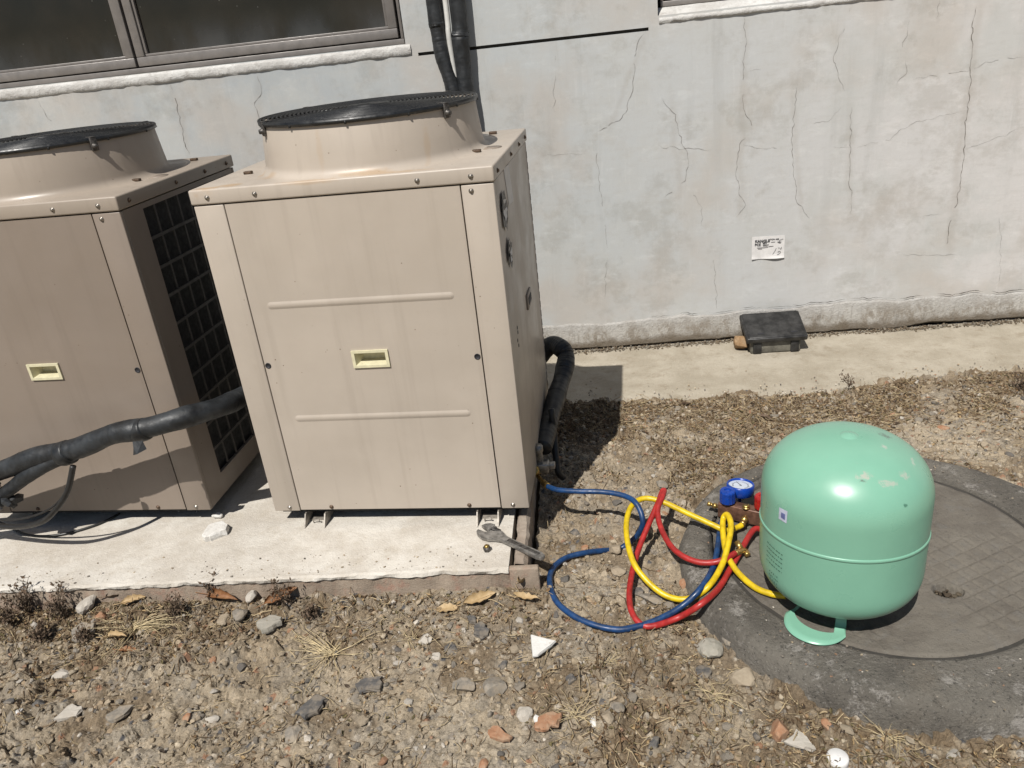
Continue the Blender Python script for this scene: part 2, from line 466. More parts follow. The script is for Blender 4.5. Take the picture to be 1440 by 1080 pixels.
def glass_mat():
    t = NT('dusty_dark_glass', 0.07, 0.0, 0.5)
    X = t.xyz()
    c = t.mix(t.ramp(t.noise(2.2, 5), 0.35, 0.7), (0.010, 0.008, 0.006), (0.024, 0.018, 0.013))
    dust = t.math('MULTIPLY', t.ramp(X[2], 1.33, 1.50, 1, 0.05), t.ramp(t.noise(5, 5, 0.6, t.map((1, 1, 0.5))), 0.3, 0.75, 0.2, 1))
    c = t.mix(t.math('MULTIPLY', dust, 0.35), c, (0.12, 0.13, 0.13))
    c = t.mix(t.ramp(t.vor(24), 0.03, 0.06, 0.5, 0), c, (0.25, 0.24, 0.22))
    t.color(c); t.rough(t.ramp(dust, 0, 1, 0.06, 0.45))
    return t.m
M['glass'] = glass_mat()

def green_mat():
    t = NT('mint_green_paint', 0.3)
    base = (0.225, 0.475, 0.345)
    c = t.mix(t.ramp(t.noise(4, 5), 0.3, 0.7), tuple(x * 0.94 for x in base), tuple(x * 1.04 for x in base))
    X = t.xyz()
    # scuffed and scraped patches on the shoulder
    for (x, y, z, s) in SCUFF:
        mp = t.map((1 / s[0], 1 / s[1], 1 / s[2]), (-x / s[0], -y / s[1], -z / s[2]))
        ln = t.n('ShaderNodeVectorMath', operation='LENGTH'); t.set(ln.inputs[0], mp)
        d = t.math('ADD', ln.outputs['Value'], t.math('MULTIPLY', t.math('SUBTRACT', t.noise(110, 6, 0.8), 0.5), 4.0))
        c = t.mix(t.ramp(d, 0.15, 0.9, 0.72, 0), c, s[3])
    c = t.mix(t.ramp(t.noise(55, 4, 0.7), 0.66, 0.76, 0, 0.35), c, (0.30, 0.42, 0.33))
    t.color(c)
    t.rough(t.ramp(t.noise(14, 4), 0.3, 0.7, 0.27, 0.36))
    t.bump(t.noise(9, 3), 0.003, 0.25)
    return t.m

def soil_mat():
    t = NT('dry_soil', 0.95, 0, 0.2)
    t.co = t.n('ShaderNodeNewGeometry').outputs['Position']
    at = t.n('ShaderNodeVertexColor'); at.layer_name = 'tone'
    c = at.outputs[0]
    f = t.noise(180, 5, 0.8)
    c = t.mix(t.ramp(f, 0.28, 0.72), c, t.mix(1.0, c, (1.55, 1.5, 1.42), 'MULTIPLY'))
    c = t.mix(t.ramp(t.noise(420, 3, 0.8), 0.50, 0.68, 0, 0.7), c, t.mix(1.0, c, (0.42, 0.38, 0.33), 'MULTIPLY'))
    t.color(c)
    t.bump(t.math('ADD', f, t.math('MULTIPLY', t.noise(500, 3, 0.8), 0.5)), 0.005, 1.0)
    return t.m
M['soil'] = soil_mat()
def tone_mat(name, rough=0.85, sc=120, bump=0.001):
    t = NT(name, rough, 0, 0.3)
    t.co = t.n('ShaderNodeNewGeometry').outputs['Position']
    at = t.n('ShaderNodeVertexColor'); at.layer_name = 'tone'
    c = at.outputs[0]
    c = t.mix(t.ramp(t.noise(sc, 4, 0.7), 0.3, 0.75), t.mix(1.0, c, (0.7, 0.68, 0.66), 'MULTIPLY'), t.mix(1.0, c, (1.25, 1.22, 1.18), 'MULTIPLY'))
    t.color(c); t.bump(t.noise(sc * 1.5, 4, 0.7), bump, 0.8)
    return t.m
M['pebble'] = tone_mat('mixed_pebbles', 0.85)
M['litter'] = tone_mat('dry_plant_litter', 0.8, 200, 0.0)

def rock_mat(name, c1, c2, dusty=0.45, rough=0.85):
    t = NT(name, rough, 0, 0.3)
    c = t.mix(t.ramp(t.noise(60, 6, 0.7), 0.3, 0.72), c1, c2)
    g = t.n('ShaderNodeNewGeometry'); nz = t.n('ShaderNodeSeparateXYZ'); t.set(nz.inputs[0], g.outputs['Normal'])
    d = t.math('MULTIPLY', t.ramp(t.noise(35, 5, 0.7), 0.40, 0.66, 0, dusty), 1.0)
    c = t.mix(d, c, (0.36, 0.29, 0.205))
    t.color(c); t.bump(t.noise(110, 5, 0.7), 0.002, 0.8)
    return t.m
ROCK = {
    'tan': rock_mat('tan_stone', (0.32, 0.26, 0.185), (0.42, 0.35, 0.26)),
    'grey': rock_mat('grey_stone', (0.20, 0.18, 0.15), (0.33, 0.295, 0.25), 0.6),
    'slate': rock_mat('slate_stone', (0.085, 0.082, 0.08), (0.145, 0.14, 0.135), 0.45),
    'brick': rock_mat('brick_fragment', (0.33, 0.165, 0.09), (0.46, 0.25, 0.145), 0.5),
    'white': rock_mat('white_ceramic', (0.68, 0.66, 0.62), (0.78, 0.77, 0.74), 0.08),
    'pale': rock_mat('pale_stone', (0.46, 0.42, 0.36), (0.56, 0.52, 0.46), 0.25),
    'cement': rock_mat('cement_stone', (0.33, 0.31, 0.26), (0.40, 0.375, 0.32), 0.2),
}
M['leafbrown'] = rock_mat('dry_brown_leaf', (0.20, 0.085, 0.035), (0.32, 0.15, 0.06), 0.2, 0.6)
M['leaftan'] = rock_mat('dry_tan_leaf', (0.42, 0.29, 0.14), (0.55, 0.40, 0.22), 0.2, 0.6)
M['leafdark'] = rock_mat('dark_dead_leaf', (0.10, 0.065, 0.043), (0.19, 0.13, 0.085), 0.25, 0.7)
M['straw'] = plain('dry_straw', (0.55, 0.44, 0.25), 0.7, 0, 0.2, 60)
M['weed'] = plain('dead_weed', (0.16, 0.115, 0.075), 0.85, 0, 0.35, 60)
# ================================================================== BUILDING WALL
wall = thing('building_wall', 'long grey cracked plaster building wall behind the outdoor units', 'wall', (WP[0], WP[1], 0), WALL_ROT)
def w2(u, v, off=0.0): return wall_uz(u, v, off)

CRACKS = [  # pixel polylines of the plaster cracks, and widths
    ([(908, 42), (893, 66), (891, 110), (886, 140), (875, 165), (850, 182), (838, 187)], 1.2),
    ([(838, 190), (841, 240), (845, 275), (850, 300), (853, 350)], 1.0),
    ([(1046, 20), (1049, 60), (1045, 95), (1042, 125), (1046, 150), (1058, 180), (1040, 205), (1035, 240), (1040, 275), (1047, 287), (1035, 305)], 1.3),
    ([(1121, 120), (1117, 160), (1113, 210), (1116, 250), (1122, 285), (1138, 308)], 1.3),
    ([(928, 138), (948, 162), (960, 205), (968, 215), (963, 255), (955, 262), (935, 278)], 1.2),
    ([(955, 262), (975, 275), (986, 290), (987, 320)], 0.7),
    ([(1003, 348), (1005, 380), (1008, 435)], 1.0),
    ([(1197, 152), (1196, 205), (1195, 260), (1197, 285), (1195, 304)], 1.5),
    ([(1188, 130), (1180, 105), (1172, 85), (1182, 50), (1196, 10)], 1.0),
    ([(1371, 8), (1365, 70), (1366, 95), (1362, 140), (1357, 175), (1355, 215), (1352, 250), (1345, 285), (1335, 320), (1330, 360)], 2.4),
    ([(1366, 95), (1390, 88), (1440, 80)], 1.0), ([(1366, 98), (1330, 104), (1285, 110)], 0.9),
    ([(1280, 30), (1270, 65), (1275, 100), (1262, 120)], 0.9), ([(1319, 0), (1318, 28)], 1.2),
    ([(1050, 100), (1070, 98)], 0.9), ([(925, 205), (960, 211), (1000, 209)], 0.8), ([(1115, 210), (1070, 208), (1045, 205)], 0.7),
    ([(1197, 206), (1172, 207)], 0.7), ([(1200, 208), (1250, 195), (1285, 172), (1350, 158)], 0.6), ([(1118, 178), (1165, 170), (1185, 150)], 0.6),
    ([(1270, 358), (1345, 358)], 0.7), ([(1288, 305), (1325, 300)], 0.6), ([(1405, 280), (1407, 340), (1405, 400)], 0.6),
    ([(1355, 210), (1400, 195), (1440, 178)], 0.6),
    ([(240, 118), (250, 155), (258, 190), (266, 218)], 2.0), ([(55, 140), (66, 165), (85, 180)], 1.2),
    ([(362, 105), (368, 128), (358, 150), (366, 172)], 1.4), ([(310, 120), (316, 130)], 0.9),
    ([(780, 80), (779, 160)], 0.8), ([(860, 250), (900, 245)], 0.5), ([(765, 218), (820, 217)], 0.5), ([(853, 360), (850, 420)], 0.7),
]
CRACK_HALO = []
for px, w in CRACKS:
    if w >= 1.2 and len(px) > 3:
        a = np.array([w2(*p) for p in px])
        if abs(a[0, 1] - a[-1, 1]) < 0.15: continue
        s_, x_ = np.polyfit(a[:, 1], a[:, 0], 1)
        CRACK_HALO.append((float(x_), float(s_), float(a[:, 1].min()), float(a[:, 1].max()), 0.016 + 0.006 * w, 0.08 + 0.07 * w))
M['wall'] = wall_mat()

# left window opening, right window opening, cut groove
zb = 1.268                      # underside of both openings' masonry
uL0, uL1 = -3.9, w2(570, 60)[0]
uR0, uR1 = w2(925, 20)[0], 1.05
gz0, gz1 = 1.2155, 1.2285
g0, g1 = w2(588, 76)[0], w2(912, 38)[0]
xs = sorted([-9.0, uL0, uL1, g0, g1, uR0, uR1, 9.0])
zs = [-0.12, gz0, gz1, zb, 2.55, 4.2]
holes = set()
for i in range(len(xs) - 1):
    mid = (xs[i] + xs[i + 1]) / 2
    if uL0 < mid < uL1 or uR0 < mid < uR1: holes.add((i, 3))
    if g0 < mid < g1: holes.add((i, 1))
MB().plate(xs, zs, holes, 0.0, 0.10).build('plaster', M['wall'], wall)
MB().box(-9, 9, 0.18, 0.24, -0.3, 4.2).build('backing', M['hollow'], wall)
MB().box(g0, g1, 0.016, 0.03, gz0, gz1).build('groove_bed', M['hollow'], wall)

# plinth: rough band at the foot of the wall, with a ragged open joint above the apron
def ragged_band(name, x0, x1, n, zbot, ztop, y_front, mat, amp=0.006, top_amp=0.012, seed=1):
    X = np.linspace(x0, x1, n); K = 9
    V = []
    for k in range(K):
        t = k / (K - 1)
        zz = zbot(X) * (1 - t) + ztop(X) * t
        yy = -0.0028 + (0.0035 * (1 - t) ** 2 if k else 0) + (fbm(X * 14, zz * 14 + 3, seed) - 0.5) * amp * 2
        if k == K - 1: yy = yy * 0 + 0.003
        if k == 0: yy = yy * 0 + 0.03
        V.append(np.stack([X, yy, zz], 1))
    V = np.concatenate(V)
    F = [(k * n + i, k * n + i + 1, (k + 1) * n + i + 1, (k + 1) * n + i) for k in range(K - 1) for i in range(n - 1)]
    return link(name, np_mesh(name, V, F), mat, wall, (0, 0, 0))
ztop_f = lambda X: -0.045 + 0.008 * np.sin(X * 2.1 + 1) + (fbm(X * 9, X * 0, 4) - 0.5) * 0.03
zbot_f = lambda X: ZA - 0.006 + (fbm(X * 6, X * 0 + 5, 6) - 0.5) * 0.03 + np.clip(fbm(X * 2.2, X * 0 + 9, 3) - 0.55, 0, 1) * 0.05
ragged_band('plinth', -8.9, 8.9, 2600, zbot_f, ztop_f, -0.0045, M['plinth'], 0.002)
# broken crack line along the top of the plinth
def ribbon(mb, pts, w, y, jag=0.5, seed=0, gaps=0.0):
    """thin ragged strip lying on the wall along a polyline (x, z)"""
    P = []
    for a, b in zip(pts[:-1], pts[1:]):
        n = max(2, int(np.hypot(b[0] - a[0], b[1] - a[1]) / 0.012))
        for k in range(n): P.append(np.array(a) + (np.array(b) - np.array(a)) * k / n)
    P.append(np.array(pts[-1])); P = np.array(P)
    rr = np.random.default_rng(seed)
    off = (rr.random((len(P), 2)) - 0.5) * 0.008 * jag
    off[1:] = 0.5 * (off[1:] + off[:-1]) + (rr.random((len(P) - 1, 2)) - 0.5) * 0.003
    P = P + off
    T = np.gradient(P, axis=0); T /= np.linalg.norm(T, axis=1)[:, None] + 1e-9
    N = np.stack([-T[:, 1], T[:, 0]], 1)
    ww = w * (0.25 + 1.1 * rr.random(len(P)))
    ww *= np.minimum(1, np.minimum(np.arange(len(P)) + 0.3, np.arange(len(P))[::-1] + 0.3) / 3)
    A = P + N * ww[:, None]; B = P - N * ww[:, None]
    v = [(p[0], y, p[1]) for p in A] + [(p[0], y, p[1]) for p in B]
    n = len(P); gap = vnoise(np.arange(n) * 0.16, np.full(n, seed * 1.7), 5)
    mb.add(v, [(i, i + n, i + n + 1, i + 1) for i in range(n - 1) if gap[i] > gaps])
for k, (px, w) in enumerate(CRACKS):
    mb = MB(); ribbon(mb, [w2(*p) for p in px], 0.0006 * w, -0.0012, 1.9, k, 0.30)
    mb.build('crack', M['crack'], wall)
mb = MB()
for k in range(26):
    x0 = -0.6 + k * 0.13 + random.uniform(-.03, .03); x1 = x0 + random.uniform(0.08, 0.2)
    XX = np.linspace(x0, x1, 6)
    ribbon(mb, [(x, float(ztop_f(np.array([x]))[0]) + random.uniform(-.002, .004)) for x in XX], random.uniform(0.0006, 0.0018), -0.008, 1.0, 100 + k)
mb.build('crack', M['hollow'], wall)
# fine mortar chips and seepage holes on the band
# windows ------------------------------------------------------------
def window(x0, x1, y, mull, name='window', zb=None):
    """aluminium casement: outer frame at depth y, two or more sashes with bevelled rails"""
    zb0 = zb; zt = 2.5
    fr = MB()
    fr.box(x0, x1, y, y + 0.06, zb0 + 0.001, zb0 + 0.022, 0.002)
    fr.box(x0, x0 + 0.012, y, y + 0.06, zb0 + 0.0225, zt, 0.002); fr.box(x1 - 0.012, x1, y, y + 0.06, zb0 + 0.0225, zt, 0.002)
    win = fr.build(name, M['alu'], wall)
    es = [x0 + 0.016] + list(mull) + [x1 - 0.016]
    for a, b in zip(es[:-1], es[1:]):
        a += 0.006; b -= 0.006
        s = MB(); w = 0.038; z0 = zb0 + 0.027
        s.box(a, b, y - 0.004, y + 0.04, z0, z0 + w, 0.003)
        s.box(a, a + w, y - 0.0035, y + 0.04, z0 + w + 0.0005, zt - w, 0.003); s.box(b - w, b, y - 0.0035, y + 0.04, z0 + w + 0.0005, zt - w, 0.003)
        # glazing bead, a step back from the rail
        s.box(a + w, b - w, y + 0.006, y + 0.03, z0 + w + 0.0005, z0 + w + 0.011, 0.002)
        s.box(a + w, a + w + 0.012, y + 0.006, y + 0.03, z0 + w + 0.012, zt - w, 0.002); s.box(b - w - 0.012, b - w, y + 0.006, y + 0.03, z0 + w + 0.012, zt - w, 0.002)
        s.build('sash', M['alu'], win)
        MB().box(a + w + 0.001, b - w - 0.001, y + 0.02, y + 0.026, z0 + w + 0.002, zt - w).build('pane', M['glass'], win)
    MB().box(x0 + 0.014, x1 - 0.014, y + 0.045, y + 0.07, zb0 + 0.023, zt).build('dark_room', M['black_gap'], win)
    return win
def sill(x0, x1, prof, n=260):
    """hand-made mortar sill with a ragged lower edge"""
    X = np.linspace(x0, x1, n)
    V = []
    for k, (yy, zz) in enumerate(prof):
        a = (fbm(X * 16, X * 0 + k * 2.0, k + 2) - 0.5) * (0.007 if k >= 1 else 0.002)
        b = (fbm(X * 22, X * 0 + k * 3.0, k + 9) - 0.5) * (0.013 if k >= 3 else 0.004)
        V.append(np.stack([X, np.full(n, yy) + (a if 1 < k < 5 else 0), np.full(n, zz) + b], 1))
    V = np.concatenate(V)
    F = [(k * n + i, (k + 1) * n + i, (k + 1) * n + i + 1, k * n + i + 1) for k in range(len(prof) - 1) for i in range(n - 1)]
    me = np_mesh('sill', V, F, smooth=True)
    link('sill', me, M['sill'], wall, (0, 0, 0))
mull = w2(193, 97)[0]
window(uL0, uL1 - 0.006, 0.012, [mull], 'window', zb)
sill(uL0 - 0.05, uL1 + 0.02, [(0.03, zb - 0.001), (-0.003, zb - 0.003), (-0.008, zb - 0.014), (-0.008, zb - 0.030), (-0.006, zb - 0.043), (0.002, zb - 0.050)])
window(uR0 + 0.02, uR1, 0.075, [uR0 + 0.75], 'window', zb + 0.03)
sill(uR0 + 0.004, uR1 + 0.02, [(0.09, zb + 0.030), (0.066, zb + 0.028), (0.030, zb + 0.012), (-0.006, zb - 0.012), (-0.008, zb - 0.024), (0.002, zb - 0.032)])
# nail holes in the plaster
for px in ((1405, 122), (1355, 291), (1295, 356), (1252, 389)):
    x, z = w2(*px)
    MB().lathe([(0.0, -0.0012), (0.006, -0.001)], 8, mtx=Matrix.Translation((x, 0, z)) @ Matrix.Rotation(math.pi / 2, 4, 'X')).build('nail_hole', M['hollow'], wall)

# paper card stuck on the wall -------------------------------------------------
def text_mesh(txt, size, mat, name, parent, mtx, bold=0.0, label=None):
    cu = bpy.data.curves.new('txt', 'FONT'); cu.body = txt; cu.size = size; cu.offset = bold; cu.resolution_u = 2
    ob = bpy.data.objects.new('txt', cu); COL.objects.link(ob)
    me = bpy.data.meshes.new_from_object(ob.evaluated_get(bpy.context.evaluated_depsgraph_get()))
    bpy.data.objects.remove(ob); bpy.data.curves.remove(cu)
    me.transform(mtx); me.materials.clear()
    return link(name, me, mat, parent, (0, 0, 0), label=label)
q = [w2(1057, 333), w2(1103, 331), w2(1103, 361), w2(1057, 365)]
cx = sum(p[0] for p in q) / 4; cz = sum(p[1] for p in q) / 4
cw, ch = 0.147, 0.106
cl = WP + WT * cx
card = thing('wall_card', 'small white printed card with handwriting stuck on the grey wall', 'card', (cl[0], cl[1], cz), WALL_ROT)
nx, nz = 14, 10
V = []; F = []
def card_y(x, z):
    b = max(0.0, (-z / ch - 0.28) / 0.22)
    return -0.0035 - 0.006 * b * b * (0.6 + 0.5 * math.sin(x * 40)) - 0.001 * math.sin(x * 60)
for side in (0, 1):
    for k in range(nz + 1):
        for i in range(nx + 1):
            x = (i / nx - 0.5) * cw; z = (k / nz - 0.5) * ch
            V.append((x, card_y(x, z) + side * 0.0012, z - 0.02 * x))
n1 = (nx + 1) * (nz + 1)
for k in range(nz):
    for i in range(nx):
        a = k * (nx + 1) + i
        F.append((a, a + 1, a + nx + 2, a + nx + 1)); F.append((a + n1, a + n1 + nx + 1, a + n1 + nx + 2, a + n1 + 1))
bd = [i for i in range(nx + 1)] + [k * (nx + 1) + nx for k in range(1, nz + 1)] + [nz * (nx + 1) + i for i in range(nx - 1, -1, -1)] + [k * (nx + 1) for k in range(nz - 1, 0, -1)]
for a, b in zip(bd, bd[1:] + bd[:1]): F.append((b, a, a + n1, b + n1))
MB().add(V, F).build('paper', M['paper'], card)
RX = Matrix.Rotation(math.pi / 2, 4, 'X')
def T(x, y, z): return Matrix.Translation((x, y, z))
RT = Matrix.Rotation(0.02, 4, 'Y')
text_mesh('KANGLE', 0.0175, M['ink'], 'lettering', card, RT @ T(-0.061, -0.0055, 0.026) @ RX, 0.0006)
text_mesh('TON AIR', 0.010, M['ink'], 'lettering', card, RT @ T(0.006, -0.0055, 0.033) @ RX, 0.0004)
text_mesh('PCE', 0.0155, M['ink'], 'lettering', card, RT @ T(-0.061, -0.0055, 0.0105) @ RX, 0.0005)
text_mesh('MPS', 0.010, M['ink'], 'lettering', card, RT @ T(-0.025, -0.0055, 0.0175) @ RX, 0.0003)
text_mesh('WRST', 0.010, M['ink'], 'lettering', card, RT @ T(-0.025, -0.0055, 0.0075) @ RX, 0.0003)
mb = MB()
for (x0, x1, z) in ((-0.05, 0.0, 0.002), (0.002, 0.023, 0.004), (-0.046, -0.028, -0.003), (0.012, 0.03, 0.023), (0.044, 0.058, 0.022), (0.046, 0.056, 0.017)):
    mb.box(x0, x1, -0.0062, -0.0055, z, z + 0.0018)
mb.build('printed_line', M['inkgrey'], card)
mb = MB()
for pts in ([(0.020, -0.034), (0.030, -0.020), (0.036, -0.006)], [(0.045, -0.002), (0.0455, -0.010)], [(0.050, -0.004), (0.056, -0.012), (0.060, -0.002)], [(0.043, -0.026), (0.050, -0.021), (0.056, -0.026), (0.048, -0.034), (0.040, -0.038)], [(0.050, 0.030), (0.044, 0.020), (0.040, 0.024)], [(0.050, 0.031), (0.066, 0.036)]):
    P = spline([(x, -0.0058 - 0.0006 * (z < -0.025), z) for x, z in pts], 5)
    MB().tube(P, 0.0007, 5).build('pen_stroke', M['ink'], card)

# ================================================================== APRON, SLAB, MANHOLE
# soil laps over the apron's front edge up to these surveyed points
EX = np.array([-3.0, 0.0, 1.07, 1.70, 1.96, 2.30, 2.68, 4.0]); EY = np.array([0.90, 1.06, 1.095, 1.085, 1.125, 1.225, 1.25, 1.34])
def edge_y(x): return np.interp(x, EX, EY)
nx, ny = 420, 30
X = np.linspace(-8, 9, nx); V = []
for j in range(ny):
    t = j / (ny - 1)
    yw = WP[1] + WSL * (X - WP[0])
    y0 = np.interp(X, EX, EY) - 0.16
    yy = y0 + (yw + 0.03 - y0) * t
    V.append(np.stack([X, yy, ZA + (fbm(X * 1.5, yy * 1.5, 5) - 0.5) * 0.012 - 0.012 * (1 - t)], 1))
yy = np.interp(X, EX, EY) - 0.16
V.append(np.stack([X, yy, np.full(nx, -0.3)], 1))
Vn = np.concatenate(V); F = [(j * nx + i, j * nx + i + 1, (j + 1) * nx + i + 1, (j + 1) * nx + i) for j in range(ny - 1) for i in range(nx - 1)]
F += [(ny * nx + i, ny * nx + i + 1, i + 1, i) for i in range(nx - 1)]
link('concrete_apron', np_mesh('concrete_apron', Vn, F, smooth=True), M['apron'], None, (0, 0, 0), kind='structure')

# equipment slab (parallel to the wall), with plank edging
SL0 = onz(760, 797.5, ZS)[:2]
slab = thing('equipment_slab', 'whitewashed low concrete slab under the two outdoor units', 'slab', (SL0[0], SL0[1], ZG), WALL_ROT)
# local: x to the right (0 = right end), y back (0 = front edge), z from ground
zt = ZS - ZG
def slab_top(x0, x1, y1, n, name, mat_top, mat_face):
    X = np.linspace(x0, x1, n)
    prof = [(0.0, -0.08, 0.002, 0), (0.001, 0.02, 0.006, 0), (0.002, zt - 0.016, 0.010, 0), (-0.004, zt - 0.012, 0.012, 0), (-0.003, zt - 0.003, 0.012, 0), (0.006, zt, 0.006, 0)] + [(0.02 + 0.05 * k, zt, 0, 0.0025) for k in range(0, int(y1 / 0.05))]
    V = []
    for k, (yy, zz, ay, az) in enumerate(prof):
        Y = yy + (fbm(X * 18, X * 0 + zz * 40, 3) - 0.5) * 2 * ay
        Z = zz + (fbm(X * 8, X * 0 + yy * 8 + 2, 8) - 0.5) * 2 * az + (fbm(X * 30, X * 0 + k, 5) - 0.5) * (0.006 if 2 <= k <= 4 else 0)
        V.append(np.stack([X, Y, Z], 1))
    V = np.concatenate(V)
    F = [(k * n + i, k * n + i + 1, (k + 1) * n + i + 1, (k + 1) * n + i) for k in range(len(prof) - 1) for i in range(n - 1)]
    me = np_mesh(name, V, F, smooth=False)
    me.materials.append(mat_top); me.materials.append(mat_face)
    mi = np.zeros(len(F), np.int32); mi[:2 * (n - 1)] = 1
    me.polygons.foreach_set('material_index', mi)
    return link(name, me, None, slab, (0, 0, 0))
slab_top(-4.2, -0.088, 1.05, 900, 'slab_body', M['slab'], M['slabface'])
MB().box(-4.2, -0.0885, 0.03, 1.06, -0.08, zt - 0.006).build('slab_core', M['slab'], slab)
MB().box(-0.0878, -0.006, -0.002, 0.018, -0.08, zt - 0.002, 0.004).build('edge_board', M['slabface'], slab)
# ragged side plank
X = np.linspace(0.018, 1.05, 120); V = []
prof = [(-0.076, -0.08), (-0.076, zt - 0.008), (-0.070, zt - 0.001), (-0.048, zt - 0.002), (-0.040, zt - 0.012), (-0.040, -0.08)]
for k, (xx, zz) in enumerate(prof):
    V.append(np.stack([xx + (fbm(X * 25, X * 0 + k * 2, 3) - 0.5) * 0.012, X, zz + (fbm(X * 22, X * 0 + k, 6) - 0.5) * (0.012 if 0 < k < 5 else 0)], 1))
V = np.concatenate(V); n = len(X)
F = [(k * n + i, (k + 1) * n + i, (k + 1) * n + i + 1, k * n + i + 1) for k in range(len(prof) - 1) for i in range(n - 1)]
link('side_plank', np_mesh('side_plank', V, F), M['plank'], slab, (0, 0, 0))

# manhole: cast ring with a recessed joint and a patterned cover
MC = (1.79, -0.09)
man = thing('manhole', 'round worn concrete manhole ring and cover under the green cylinder', 'manhole', (MC[0], MC[1], ZG))
zc = ZC - ZG
n = 220; A = np.linspace(0, 2 * math.pi, n, endpoint=False)
prof = [(0.60, -0.10), (0.568, -0.02), (0.560, 0.012), (0.550, zc - 0.014), (0.530, zc - 0.001), (0.50, zc + 0.001), (0.47, zc + 0.001), (0.445, zc), (0.425, zc + 0.0), (0.418, zc - 0.003), (0.417, zc - 0.03), (0.40, zc - 0.03)]
V = []
OFS = (1.757 - MC[0], -0.075 - MC[1])
for k, (r, z) in enumerate(prof):
    amp = 0.018 if k < 5 else (0.006 if k < 8 else 0.003)
    rr = r + (fbm(np.cos(A) * 4 + 9, np.sin(A) * 4 + k * 0.3, 3) - 0.5) * amp
    zz = z + ((fbm(np.cos(A) * 5 + 3, np.sin(A) * 5 + k * 0.5, 7) - 0.5) * (0.014 if k < 9 else 0) if k > 1 else 0)
    f = 1.0 if k >= 7 else 0.0
    V.append(np.stack([rr * np.cos(A) + OFS[0] * f, rr * np.sin(A) + OFS[1] * f, zz + 0 * A], 1))
V = np.concatenate(V)
F = [(k * n + i, k * n + (i + 1) % n, (k + 1) * n + (i + 1) % n, (k + 1) * n + i) for k in range(len(prof) - 1) for i in range(n)]
MB().lathe([(0.40, zc - 0.007), (0.424, zc - 0.006)], 160, (OFS[0], OFS[1], 0)).build('joint_shade_fill', M['hollow'], man)  # dark ring added in the joint, its colour standing in for the gap's shade
link('manhole_ring', np_mesh('manhole_ring', V, F, smooth=True), M['ring'], man, (0, 0, 0))
# cover: displaced polar sheet with a square cast pattern, worn smooth in places, and one pick hole
nr, na = 200, 520
R_ = np.linspace(0, 1, nr) ** 0.75 * 0.409
Rg, Ag = np.meshgrid(R_, np.linspace(0, 2 * math.pi, na, endpoint=False), indexing='ij')
PX, PY = Rg * np.cos(Ag), Rg * np.sin(Ag)
ca, sa = math.cos(0.55), math.sin(0.55)
gx, gy = (PX * ca + PY * sa) / 0.042, (-PX * sa + PY * ca) / 0.042
ex = np.abs(gx - np.round(gx)); ey = np.abs(gy - np.round(gy))
line = np.minimum(ex, ey)
wear = 0.05 + 0.95 * sstep(0.40, 0.64, fbm(PX * 6, PY * 6, 2))
Z = zc - 0.002 - 0.0045 * (1 - sstep(0.05, 0.16, line)) * wear * (Rg < 0.372)
Z += (fbm(PX * 30, PY * 30, 4) - 0.5) * 0.004 + (fbm(PX * 6, PY * 6, 9) - 0.5) * 0.006
hx, hy = onz(1332, 829, ZC)[:2] - np.array([1.757, -0.075])
hd = np.hypot((PX - hx) * 0.8, (PY - hy) * 1.0) + (fbm(PX * 60, PY * 60, 1) - 0.5) * 0.016
Z -= 0.055 * (1 - sstep(0.025, 0.0285, hd))
Z = np.where(Rg > 0.4085, Z - 0.03, Z); Z -= 0.004 * sstep(0.398, 0.407, Rg)
V = np.stack([PX, PY, Z], -1).reshape(-1, 3)
I = np.arange(nr * na).reshape(nr, na)
F = np.stack([I[:-1], I[1:], np.roll(I, -1, 1)[1:], np.roll(I, -1, 1)[:-1]], -1).reshape(-1, 4)
cov = link('manhole_cover', np_mesh('manhole_cover', V, F, smooth=True), M['cover'], man, (OFS[0], OFS[1], 0))
MAN_R = 0.565

# ================================================================== OUTDOOR UNITS
W_, D_, H_, FL, SEAM = 0.80, 0.68, 0.9928, 0.0395, 0.0846
def screw_mesh(mat, r=0.0054):
    mb = MB()
    mb.lathe([(r * 1.25, 0), (r * 1.25, 0.0012), (r * 0.8, 0.0018), (r * 0.75, 0.0045), (r * 0.4, 0.0055), (0.0003, 0.0056)], 10)
    me = mb.mesh('screw'); me.materials.append(mat); return me
SCREW = screw_mesh(M['screw']); DSCREW = screw_mesh(M['dark_screw'])
def put_screw(parent, p, axis, dark=False):
    o = link('screw', DSCREW if dark else SCREW, None, parent, p)
    o.rotation_euler = {'-y': (math.pi / 2, 0, 0), '+x': (0, math.pi / 2, 0), '-x': (0, -math.pi / 2, 0), '+z': (0, 0, 0)}[axis]
    return o

